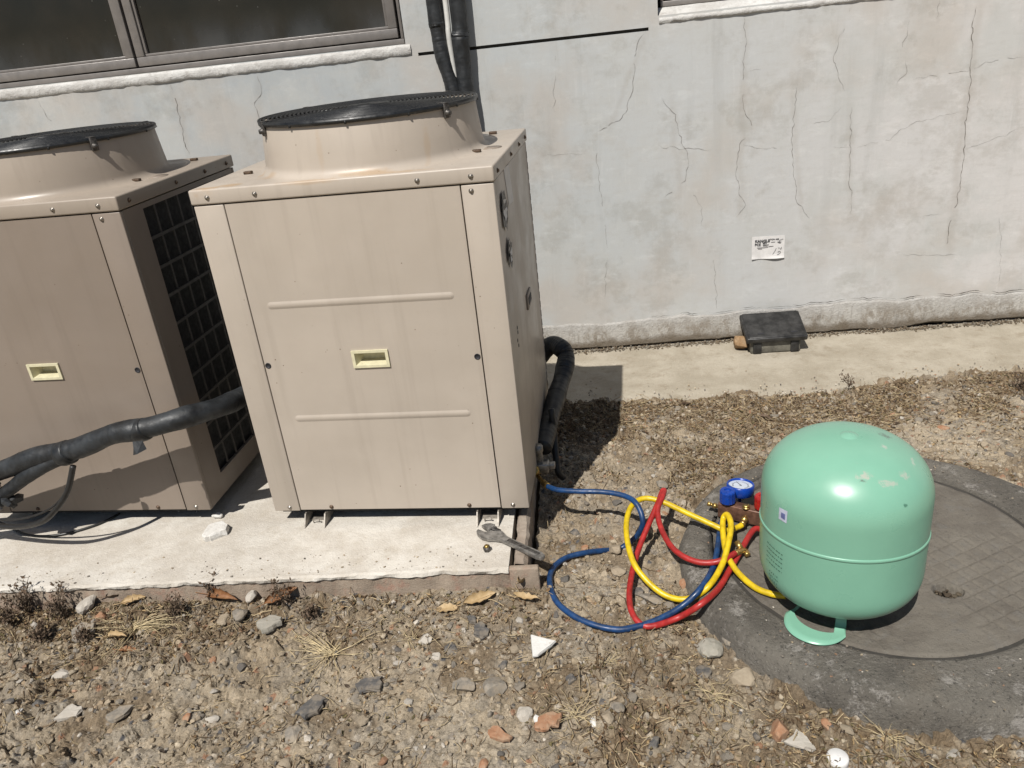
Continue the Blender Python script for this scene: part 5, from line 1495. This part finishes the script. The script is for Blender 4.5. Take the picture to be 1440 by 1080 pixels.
def crumbs(n, rr):
    x, y = scatter(n, rr, weight=lambda a, b: 0.015 + 0.985 * litter_mask(a, b) ** 1.2)
    V = []; F = []; Cc = []
    h = full_h(x, y)
    pal = np.array([(0.12, 0.075, 0.04), (0.20, 0.13, 0.07), (0.07, 0.05, 0.034), (0.33, 0.24, 0.13), (0.27, 0.19, 0.11), (0.15, 0.125, 0.06)])
    base = []
    for k in range(20):
        g = []
        for i in range(4):
            for j in range(3):
                u, v = i / 3 - 0.5, j / 2 - 0.5
                wv = (1 - (2 * abs(u)) ** 2 * 0.75)
                g.append((u * 2, v * wv * 1.1 + rr.normal() * .05, 0.55 * (abs(v) * 2) ** 2 * rr.uniform(.2, 1) + 0.25 * u * rr.normal() + rr.normal() * .06))
        base.append(np.array(g))
    f = np.array([(i * 3 + j, i * 3 + 3 + j, i * 3 + 4 + j, i * 3 + 1 + j) for i in range(3) for j in range(2)])
    for i in range(n):
        s = rr.uniform(0.0025, 0.0075)
        R = np.array(Euler((rr.normal() * .5, rr.normal() * .5, rr.random() * 6.28)).to_matrix())
        V.append(base[i % 20] * s @ R.T + np.array([x[i], y[i], h[i] + 0.002 + s * .3])); F.append(f + i * 12)
        Cc.append(np.tile(pal[rr.integers(6)] * rr.uniform(.7, 1.3), (12, 1)))
    return np.concatenate(V), np.concatenate(F), np.concatenate(Cc)
rr = np.random.default_rng(22)
Va, Fa, Ka = straws(6500, rr); Vb, Fb_, Kb = crumbs(8500, rr)
link('plant_litter', np_mesh('plant_litter', np.concatenate([Va, Vb]), np.concatenate([Fa, Fb_ + len(Va)]), np.concatenate([Ka, Kb])), M['litter'], None, (0, 0, 0), kind='stuff')

# ---- stones one can pick out: surveyed ones first
def gpt(u, v): 
    p = onz(u, v, ZG + 0.008)
    for _ in range(4): p = onz(u, v, float(soil_h(p[0], p[1])) + 0.006)
    return float(p[0]), float(p[1])
def stone(u, v, wpx, hpx, kind, label, thick=0.5, seed=0, yaw=None, sink=0.30, cat='stone', name='stone', cuts=9, sub=ICO3, group=None):
    x, y = gpt(u, v)
    dist = float(np.dot(np.array([x, y, ZG]) - CAM, FF)); s = dist / FPX
    rr = np.random.default_rng(seed + int(u) * 7 + int(v))
    a, b = wpx * s / 2 * .95, hpx * s / 2 * 1.25
    V = rock_verts(sub, (a, b, min(a, b) * thick), rr, cuts, 0.025)
    h = float(full_h(x, y)[0])
    o = link(name, np_mesh(name, V, sub[1]), ROCK[kind], None, (x, y, h + min(a, b) * thick * (0.85 - sink * 2)), label=label, cat=cat, group=group)
    o.rotation_euler = (rr.normal() * 0.10, rr.normal() * 0.10, rr.normal() * 0.2 if yaw is None else yaw)
    return o
def chip(pxs, kind, thick, label, cat='stone', name='stone', lift=0.004, tilt=(0, 0)):
    pts = np.array([gpt(*p) for p in pxs]); c = pts.mean(0)
    V, F = prism_rock([p - c for p in pts], thick, np.random.default_rng(int(pxs[0][0])), 0.003, kind != 'white')
    h = float(full_h(*c)[0])
    o = MB().add(V, F).build(name, ROCK[kind] if isinstance(kind, str) else kind, None, loc=(c[0], c[1], h + lift), label=label, cat=cat)
    o.rotation_euler = (tilt[0], tilt[1], 0)
    return o
chip([(747, 901), (782, 909), (778, 914), (757, 928), (750, 929)], 'white', 0.008, 'white triangular ceramic shard lying alone on the soil below the slab', cat='shard', name='ceramic_shard', lift=0.010, tilt=(0.10, 0))
chip([(668, 880), (678, 876), (689, 888), (681, 899), (667, 895)], 'slate', 0.010, 'dark slate chip lying on the soil below the dry leaves at the slab corner', lift=0.006)
chip([(658, 870), (668, 868), (670, 878), (660, 878)], 'slate', 0.008, 'smallest dark slate chip, just above the larger slate chip under the slab corner')
stone(652, 964, 40, 24, 'grey', 'round flat grey stone, left of the pair in the open soil', 0.45, 3)
stone(697, 966, 36, 28, 'grey', 'grey stone with a steep shadowed right side, right of the pair in the open soil', 0.7, 4)
stone(600, 899, 26, 16, 'pale', 'pale oval pebble on the soil below the middle of the slab', 0.6, 5)
stone(614, 924, 16, 12, 'pale', 'small pale pebble below the oval pale pebble', 0.6, 6)
stone(632, 911, 22, 18, 'slate', 'dark wedge stone right of the oval pale pebble', 0.5, 7)
chip([(500, 965), (512, 957), (538, 953), (536, 972), (505, 978)], 'slate', 0.010, 'flat dark slate piece on the soil below the dry grass tuft')
chip([(418, 1005), (444, 980), (462, 984), (448, 1004), (428, 1014)], 'slate', 0.012, 'long flat slate slab lying on the open soil at lower left', lift=0.006)
stone(412, 1035, 28, 26, 'grey', 'bluish grey stone below the long flat slate slab', 0.6, 9)
stone(737, 1004, 24, 26, 'pale', 'pale stone with a dark right side above the orange brick chips', 0.7, 10)
stone(757, 1012, 14, 14, 'white', 'small white stone touching the orange brick chips', 0.7, 11)
chip([(757, 1016), (772, 1009), (792, 1011), (786, 1026), (764, 1033), (752, 1030)], 'brick', 0.012, 'largest flat orange brick chip on the soil', cat='brick chip', name='brick_chip', lift=0.008)
chip([(687, 1032), (697, 1024), (721, 1042), (716, 1047), (690, 1040)], 'brick', 0.012, 'narrow orange brick chip left of the largest brick chip', cat='brick chip', name='brick_chip', lift=0.008)
stone(680, 1075, 18, 18, 'brick', 'small orange brick piece at the bottom edge of the photo', 0.7, 12, cat='brick chip', name='brick_chip')
stone(1097, 1031, 32, 30, 'brick', 'blocky orange brick piece with squared sides below the manhole', 0.95, 13, cuts=16, cat='brick chip', name='brick_chip', sink=0.15)
stone(1161, 1030, 17, 17, 'brick', 'small square orange brick piece right of the blocky brick piece', 0.8, 14, cat='brick chip', name='brick_chip', sink=0.2)
chip([(1103, 1048), (1122, 1033), (1140, 1052), (1147, 1060), (1128, 1061)], 'pale', 0.008, 'pale pointed tile shard beside the blocky orange brick piece', cat='shard', name='tile_shard', lift=0.008)
stone(1064, 1038, 12, 18, 'slate', 'small near-black stone left of the blocky orange brick piece', 0.7, 15)
stone(1044, 957, 34, 30, 'tan', 'angular tan stone on the soil by the manhole ring', 0.7, 16, sink=0.2)
stone(1000, 914, 40, 34, 'cement', 'large lumpy grey stone against the manhole ring', 0.6, 17)
stone(1026, 904, 26, 20, 'grey', 'grey stone between the lumpy stone and the manhole ring', 0.6, 18)
stone(985, 946, 36, 26, 'slate', 'bluish slate stone left of the angular tan stone', 0.5, 19)
stone(968, 1062, 14, 12, 'slate', 'dark pebble near the bottom of the photo, left of the blocky brick', 0.6, 20)
p = gpt(1177, 1077)
capo = thing('bottle_cap', 'white round plastic cap half out of the photo at the bottom edge', 'cap', (p[0], p[1], float(soil_h(*p)) + 0.020))
MB().lathe([(0.021, -0.02), (0.021, 0), (0.0215, 0.004), (0.0215, 0.012), (0.019, 0.0145), (0.0005, 0.015)], 28).build('cap_shell', M['paper'], capo)
chip([(104, 893), (118, 882), (136, 883), (134, 896), (118, 907), (103, 905)], 'grey', 0.010, 'flat grey slab piece on the soil left of the dry grass tuft', lift=0.012, tilt=(0.2, 0.05))
chip([(362, 886), (385, 872), (399, 877), (397, 884), (377, 897), (364, 891)], 'cement', 0.016, 'rectangular greenish grey cement piece below the slab edge', lift=0.008)
stone(86, 948, 26, 20, 'pale', 'pale knobbly stone at lower left on the soil', 0.7, 22)
stone(124, 856, 28, 24, 'pale', 'crumpled whitish lump at the foot of the slab', 0.8, 23, cat='rubble', name='plaster_lump', sink=.1)
stone(140, 868, 22, 18, 'brick', 'pinkish lump touching the crumpled whitish lump', 0.7, 24, cat='rubble', name='plaster_lump')
stone(340, 870, 24, 26, 'grey', 'upright grey stone at the foot of the slab', 0.9, 25, sink=.1)
stone(357, 848, 18, 18, 'pale', 'pale stone leaning on the slab face beside a red leaf', 0.9, 26, sink=.1)
stone(316, 872, 26, 18, 'tan', 'pinkish tan stone under the reddish bark piece', 0.6, 27)
stone(298, 1009, 22, 14, 'pale', 'pale flake left of a small orange chip in the lower soil', 0.4, 28)
stone(264, 1012, 12, 14, 'brick', 'tiny orange chip in the lower left soil', 0.7, 29, cat='brick chip', name='brick_chip')
stone(55, 994, 22, 14, 'slate', 'bluish dark stone at far lower left', 0.6, 30)
stone(20, 1000, 18, 10, 'slate', 'flat black flake at the left edge of the soil', 0.5, 31)
stone(30, 1008, 10, 12, 'white', 'tiny white stone below the black flake', 0.7, 32)
chip([(75, 1016), (98, 994), (118, 996), (110, 1008)], 'pale', 0.010, 'flat pale stone in the lower left soil')
chip([(150, 1010), (172, 996), (192, 994), (176, 1010), (158, 1020)], 'grey', 0.010, 'flat grey brown stone beside the flat pale stone')
stone(398, 1078, 22, 24, 'tan', 'yellowish tan stone cut by the bottom edge', 0.7, 33)
stone(870, 1005, 20, 22, 'grey', 'round grey stone in a cluster below the blue hose', 0.6, 34); stone(855, 1018, 22, 18, 'tan', 'tan stone in the cluster below the blue hose', 0.6, 35)
stone(835, 1017, 16, 16, 'white', 'whitish stone at the left of the cluster below the blue hose', 0.6, 36); stone(849, 985, 14, 18, 'slate', 'dark blue stone above the cluster below the blue hose', 0.6, 37)
stone(803, 957, 18, 16, 'slate', 'bluish stone on the soil right below the white ceramic shard', 0.6, 38)
stone(708, 934, 11, 16, 'slate', 'upright dark oval pebble left of the white ceramic shard', 0.8, 39)
stone(920, 1050, 18, 22, 'slate', 'dark angular stone at the bottom, right of the stone cluster', 0.6, 40)
stone(866, 778, 26, 14, 'tan', 'flat crumbly tan stone lying over the blue hose', 0.8, 41, sink=-.1)
stone(870, 803, 24, 20, 'tan', 'brown stone lying inside the red hose loop', 0.5, 42)
stone(962, 822, 18, 18, 'brick', 'rust orange chip seen inside the yellow hose loop', 0.7, 43, cat='brick chip', name='brick_chip')
stone(915, 842, 40, 20, 'grey', 'long grey stone seen under the yellow hose loop', 0.5, 44)
stone(897, 834, 18, 16, 'slate', 'dark grey stone left of the long grey stone inside the hose loops', 0.5, 45)
stone(808, 748, 18, 14, 'slate', 'dark stone on the soil in front of the service valve', 0.6, 46)
stone(822, 771, 14, 9, 'brick', 'small orange chip touching the upper side of the blue hose', 0.7, 47, cat='brick chip', name='brick_chip')
stone(930, 686, 20, 14, 'grey', 'grey stone at the tip of the red hose loop', 0.6, 48)
stone(880, 672, 28, 14, 'tan', 'tan stone behind the yellow hose loop', 0.5, 49)
chip([(985, 715), (1012, 706), (1020, 735), (1010, 768), (990, 790), (975, 770), (972, 738)], 'cement', 0.02, 'broad grey concrete scrap beside the manhole ring under the hoses', cat='rubble', name='concrete_scrap', lift=-0.002)
stone(1384, 626, 16, 12, 'tan', 'tan clod beyond the green cylinder at right', 0.6, 50); stone(1327, 600, 20, 10, 'brick', 'orange brown stone near the concrete strip at right', 0.6, 51)
stone(1330, 832, 14, 8, 'slate', 'dark rubble in the pick hole of the manhole cover', 0.6, 52, cat='rubble', name='rubble_bit', sink=0.4)

loose = []
LAND = [gpt(u, v) + (nm,) for u, v, nm in ((765, 915, 'the white ceramic shard'), (775, 1021, 'the largest brick chip'), (652, 964, 'the pair of grey stones'), (520, 965, 'the flat slate piece'), (440, 997, 'the long slate slab'),
    (1097, 1031, 'the blocky brick piece'), (1044, 957, 'the angular tan stone'), (195, 882, 'the straw grass tuft'), (380, 885, 'the cement piece'), (86, 948, 'the knobbly pale stone'), (868, 1008, 'the stone cluster'),
    (676, 888, 'the slate chips'), (600, 900, 'the oval pale pebble'), (820, 885, 'the blue hose loop'), (945, 780, 'the hose loops'), (820, 720, 'the valve hose'), (1194, 552, 'the single dead weed'), (1000, 620, 'the dark leaf'),
    (1330, 610, 'the manhole'), (900, 600, 'the unit shadow'), (1340, 1040, 'the manhole ring'), (1177, 1070, 'the bottle cap'), (245, 1000, 'the pale flake'), (40, 1030, 'the black flake'), (560, 1060, 'the bottom edge'))]
def in_sight(x, y):
    d = np.stack([x, y, np.full_like(x, ZG)], -1) - CAM
    w = d @ FF; u = 720 + FPX * (d @ RR) / w; v = 540 - FPX * (d @ UU) / w
    return 1.0 * ~(((u > 1060) & (u < 1325) & (v > 585) & (v < 885)) | ((u < 765) & (v < 730)))
# unsurveyed loose stones: five kinds, copies of a few shapes
rr = np.random.default_rng(33)
kinds = [('tan', 'small tan stone lying loose among others on the bare soil', 'small tan stones', 88), ('grey', 'small grey stone lying loose among others on the bare soil', 'small grey stones', 66),
         ('slate', 'small dark slate stone lying loose among others on the bare soil', 'small dark stones', 30), ('brick', 'small orange brick crumb lying loose among others on the bare soil', 'small orange crumbs', 22), ('pale', 'small pale stone lying loose among others on the bare soil', 'small pale stones', 24)]
for kind, lab, grp, n in kinds:
    shapes = []
    for k in range(7):
        V = rock_verts(ICO2, (1, rr.uniform(.6, .9), rr.uniform(.35, .65)), rr, 10)
        me = np_mesh('loose_stone', V, ICO2[1]); me.materials.append(ROCK[kind]); shapes.append(me)
    x, y = scatter(n, rr, 0.01, weight=lambda a, b: in_sight(a, b)); h = full_h(x, y)
    for i in range(n):
        s = 0.009 + 0.013 * rr.random() ** 2
        o = link('loose_stone', shapes[i % 7], None, None, (x[i], y[i], h[i] + s * 0.05), cat='stone', group=grp)
        o.scale = (s, s, s); o.rotation_euler = (rr.normal() * .2, rr.normal() * .2, rr.random() * 6.28)
        loose.append((o, lab.split(' lying')[0].replace(' crumb', ' crumb'), x[i], y[i]))
# say which one each is: by the nearest landmark and the order of nearness to it
by = {}
for o, kind, x, y in loose:
    d = [math.hypot(x - lx, y - ly) for (lx, ly, _) in LAND]; k = int(np.argmin(d))
    lx, ly, nm = LAND[k]
    side_ = ('right of' if x > lx else 'left of') if abs(x - lx) > abs(y - ly) else ('behind' if y > ly else 'in front of')
    by.setdefault((kind, nm, side_), []).append((d[k], o))
for (kind, nm, side_), L_ in by.items():
    L_.sort(key=lambda a: a[0])
    for k, (_, o) in enumerate(L_):
        rank = ['nearest', 'second nearest', 'third nearest', 'fourth nearest', 'fifth nearest', 'sixth nearest', 'seventh nearest', 'eighth nearest', 'ninth nearest', 'tenth nearest'][min(k, 9)]
        o['label'] = (rank + ' ' if len(L_) > 1 else '') + kind + ' on the soil ' + side_ + ' ' + nm

# ---- dry leaves
def leaf(u, v, L, yaw, mat, label, curl=0.6, tilt=(0, 0), lift=0.006, wid=0.42, name='dry_leaf'):
    x, y = gpt(u, v); rr = np.random.default_rng(int(u + v)); n, m = 14, 8; V = []
    c2 = rr.uniform(-.4, .4)
    for s in (0, 1):
        for i in range(n + 1):
            for j in range(m + 1):
                t = i / n; w = wid * math.sin(math.pi * t ** 0.85) ** 0.8 * (1 + 0.12 * math.sin(i * 2.3 + j))
                q_ = (j / m - 0.5) * 2
                V.append(((t - 0.5) * L, q_ * w * L * 0.5 * math.cos(curl * abs(q_)), s * 0.0009 + abs(q_) ** 1.6 * w * L * 0.5 * curl + c2 * L * (t - 0.5) ** 2 * 2 + 0.03 * L * math.sin(i * 1.7) * abs(q_)))
    N = (n + 1) * (m + 1); F = []
    for i in range(n):
        for j in range(m):
            a = i * (m + 1) + j
            F.append((a, a + m + 1, a + m + 2, a + 1)); F.append((a + N, a + N + 1, a + N + m + 2, a + N + m + 1))
    mb = MB().add(V, F, True)
    mb.tube([(-0.5 * L - 0.25 * L, 0, 0.004), (-0.5 * L, 0, 0.001), (0, 0, c2 * 0 + 0.0012), (0.4 * L, 0, c2 * L * .3 + 0.001)], [0.0012, 0.001, 0.0008, 0.0004], 5)
    o = mb.build(name, mat, None, loc=(x, y, float(full_h(x, y)[0]) + lift), label=label, cat='leaf')
    o.rotation_euler = (tilt[0], tilt[1], yaw); return o
leaf(1180, 975, 0.085, -0.7, M['leafbrown'], 'curled rust brown leaf lying against the front of the manhole ring', 1.1, (0.3, 0.2), .012)
leaf(1190, 993, 0.065, 0.6, M['leafbrown'], 'smaller rust brown leaf just below the curled one by the manhole ring', 0.9, (-.3, .1), .010)
leaf(1040, 905, 0.060, 2.2, M['leafdark'], 'dark curled leaf leaning on the left of the manhole ring', 1.0, (0.2, 0.3), .01)
leaf(312, 848, 0.105, -0.15, M['leafbrown'], 'reddish brown bark-like leaf at the foot of the slab', 0.9, (0.5, 0), .018)
leaf(398, 848, 0.10, 0.65, M['leafbrown'], 'long reddish leaf leaning up the slab face', 0.8, (0.6, -0.1), .024)
leaf(190, 852, 0.070, 0.5, M['leaftan'], 'orange tan leaf beside the pinkish lump under the slab', 0.7, (0.4, 0), .015)
leaf(172, 842, 0.085, 0.4, M['leafdark'], 'dark folded leaf against the slab above the orange tan leaf', 1.1, (0.5, .1), .018)
leaf(165, 905, 0.065, 0.2, M['leaftan'], 'yellowish leaf below the dry grass tuft', 0.8, (0.1, 0), .008)
leaf(180, 915, 0.055, 0.1, M['leafbrown'], 'pinkish brown leaf just below the yellowish leaf', 0.5, (0, 0.1), .006)
leaf(733, 826, 0.075, 1.5, M['leaftan'], 'tan leaf standing against the front right corner of the slab', 1.0, (0.2, .6), .02)
leaf(740, 848, 0.070, -0.1, M['leaftan'], 'tan leaf lying flat under the corner of the slab', 0.6, (0, .1), .008)
leaf(675, 845, 0.095, 0.5, M['leaftan'], 'pointed sandy leaf at the slab foot left of the corner leaves', 0.7, (0.4, 0), .012)
leaf(630, 858, 0.07, 0.1, M['leaftan'], 'broken sandy leaf lying below the middle of the slab face', 0.4, (0.2, 0), .008)
leaf(10, 878, 0.09, 0.1, M['leaftan'], 'half-buried tan leaf at the left edge of the photo', 0.6, (0, 0.1), .006)
leaf(770, 925, 0.001, 0, M['leafdark'], 'x') if False else None
leaf(965, 545 + 25, 0.04, 0.3, M['leafdark'], 'dark shrivelled leaf on the litter near the concrete strip', 1.0, (0, .2), .01)
leaf(1075, 590, 0.07, -0.3, M['leafdark'], 'dark leaf lying behind the left of the green cylinder', 0.8, (0, .1), .01)

# ---- dry grass tufts and dead weeds
def blade(mb, base, az, L, rise, bend, w, rr):
    P = []
    for k in range(6):
        t = k / 5
        r = L * t; z = rise * L * (t - bend * t * t)
        a = az + 0.25 * t * rr.normal() * 0.4
        P.append((base[0] + math.cos(a) * r, base[1] + math.sin(a) * r, base[2] + z))
    mb.tube(P, [w, w, w * .85, w * .7, w * .5, w * .25], 4, smooth=False)
def tuft(u, v, label, n, L, azs, rise, mat, seed, w=0.0011, name='dry_grass_tuft'):
    x, y = gpt(u, v); rr = np.random.default_rng(seed); h = float(full_h(x, y)[0])
    mb = MB()
    for k in range(n):
        a0, sp = azs[k % len(azs)]
        blade(mb, (rr.normal() * .008, rr.normal() * .008, 0.002), a0 + rr.normal() * sp, L * rr.uniform(.4, 1.1), rise * rr.uniform(.3, 1.6), rr.uniform(.5, 1.1), w * rr.uniform(.6, 1.3), rr)
    return mb.build(name, mat, None, loc=(x, y, h), label=label, cat='grass')
tuft(190, 882, 'dry straw-coloured grass tuft splayed to the right below the slab, at left', 60, 0.17, [(0.15, .18), (0.05, .2), (1.5, .8), (3.0, .7), (5.2, .7)], 0.35, M['straw'], 1)
tuft(468, 918, 'dry straw-coloured grass tuft splayed to the left, right of the cement piece', 44, 0.17, [(2.9, .15), (2.6, .2), (3.3, .3), (0.3, .6), (4.5, .8)], 0.30, M['straw'], 2)
tuft(1010, 985, 'thin tangled dry grass on the open soil left of the blocky brick piece', 26, 0.08, [(0, 3)], 0.2, M['straw'], 3, 0.0007)
tuft(812, 1010, 'thin dry grass on the open soil left of the stone cluster', 24, 0.08, [(0, 3)], 0.25, M['straw'], 4, 0.0007)
tuft(575, 900, 'few short straws sticking up under the middle of the slab', 14, 0.06, [(0, 3)], 0.4, M['straw'], 5, 0.0008)
tuft(860, 935, 'thin dry grass just below the blue hose loop', 20, 0.06, [(0, 3)], 0.25, M['straw'], 6, 0.0006)
tuft(1250, 1045, 'thin dry grass at the bottom right of the photo', 26, 0.07, [(0, 3)], 0.2, M['straw'], 7, 0.0006)
def weed(u, v, H, label, seed, stems=4, name='dead_weed'):
    x, y = gpt(u, v); rr = np.random.default_rng(seed); h = float(full_h(x, y)[0])
    st = MB(); lf = MB()
    for k in range(stems):
        a = rr.random() * 6.28; lean = rr.uniform(.1, .5); hh_ = H * rr.uniform(.5, 1.05)
        P = []
        for i in range(8):
            t = i / 7
            P.append((math.cos(a) * lean * hh_ * t ** 1.4 + rr.normal() * .002, math.sin(a) * lean * hh_ * t ** 1.4 + rr.normal() * .002, hh_ * t))
        st.tube(P, list(np.linspace(0.0016, 0.0006, 8)), 5, smooth=False)
        for i in range(2, 8):
            for _ in range(3):
                p = P[i]; b = rr.random() * 6.28; l = rr.uniform(.010, .03) * (1.1 - i / 12)
                q_ = (p[0] + math.cos(b) * l, p[1] + math.sin(b) * l, p[2] + rr.normal() * .008 + .004)
                st.tube([p, q_], [0.0006, 0.0004], 4, smooth=False)
                R = Euler(tuple(rr.random(3) * 6.28)).to_matrix()
                s = rr.uniform(.003, .008)
                V = [Vector(q_) + R @ Vector(c_) * s for c_ in ((-1, 0, 0), (-.2, .55, .25), (1, .1, .1), (-.1, -.5, .3), (0, 0, -.15))]
                lf.add(V, [(0, 4, 1), (1, 4, 2), (2, 4, 3), (3, 4, 0)])
    root = thing(name, label, 'weed', (x, y, h))
    st.build('stem', M['weed'], root); lf.build('shrivelled_leaves', M['leafdark'], root)
weed(42, 862, 0.125, 'tallest dead brown weed standing before the slab at far left', 1, 9)
weed(88, 868, 0.10, 'dark bushy dead weed before the slab, second from the left', 2, 9)
weed(15, 880, 0.08, 'low dead weed at the left edge of the photo', 3, 8)
weed(250, 868, 0.07, 'low dark dead weed at the slab foot right of the straw tuft', 4, 10)
weed(303, 842, 0.075, 'small dead weed beside the reddish bark-like leaf', 5, 5)
weed(402, 860, 0.13, 'thin tall dead weed in front of the slab beside the long reddish leaf', 6, 4)
weed(438, 868, 0.045, 'low dead weed right of the long reddish leaf', 7, 7)
weed(1194, 552, 0.08, 'single dead weed standing on the litter by the concrete strip', 8, 3)
weed(1432, 548, 0.10, 'dead weed at the right edge of the photo by the concrete strip', 9, 5)
weed(120, 905, 0.04, 'very low dead weed touching the flat grey slab piece', 10, 7)
weed(60, 900, 0.05, 'low tangled dead weed in the soil at left', 11, 9)
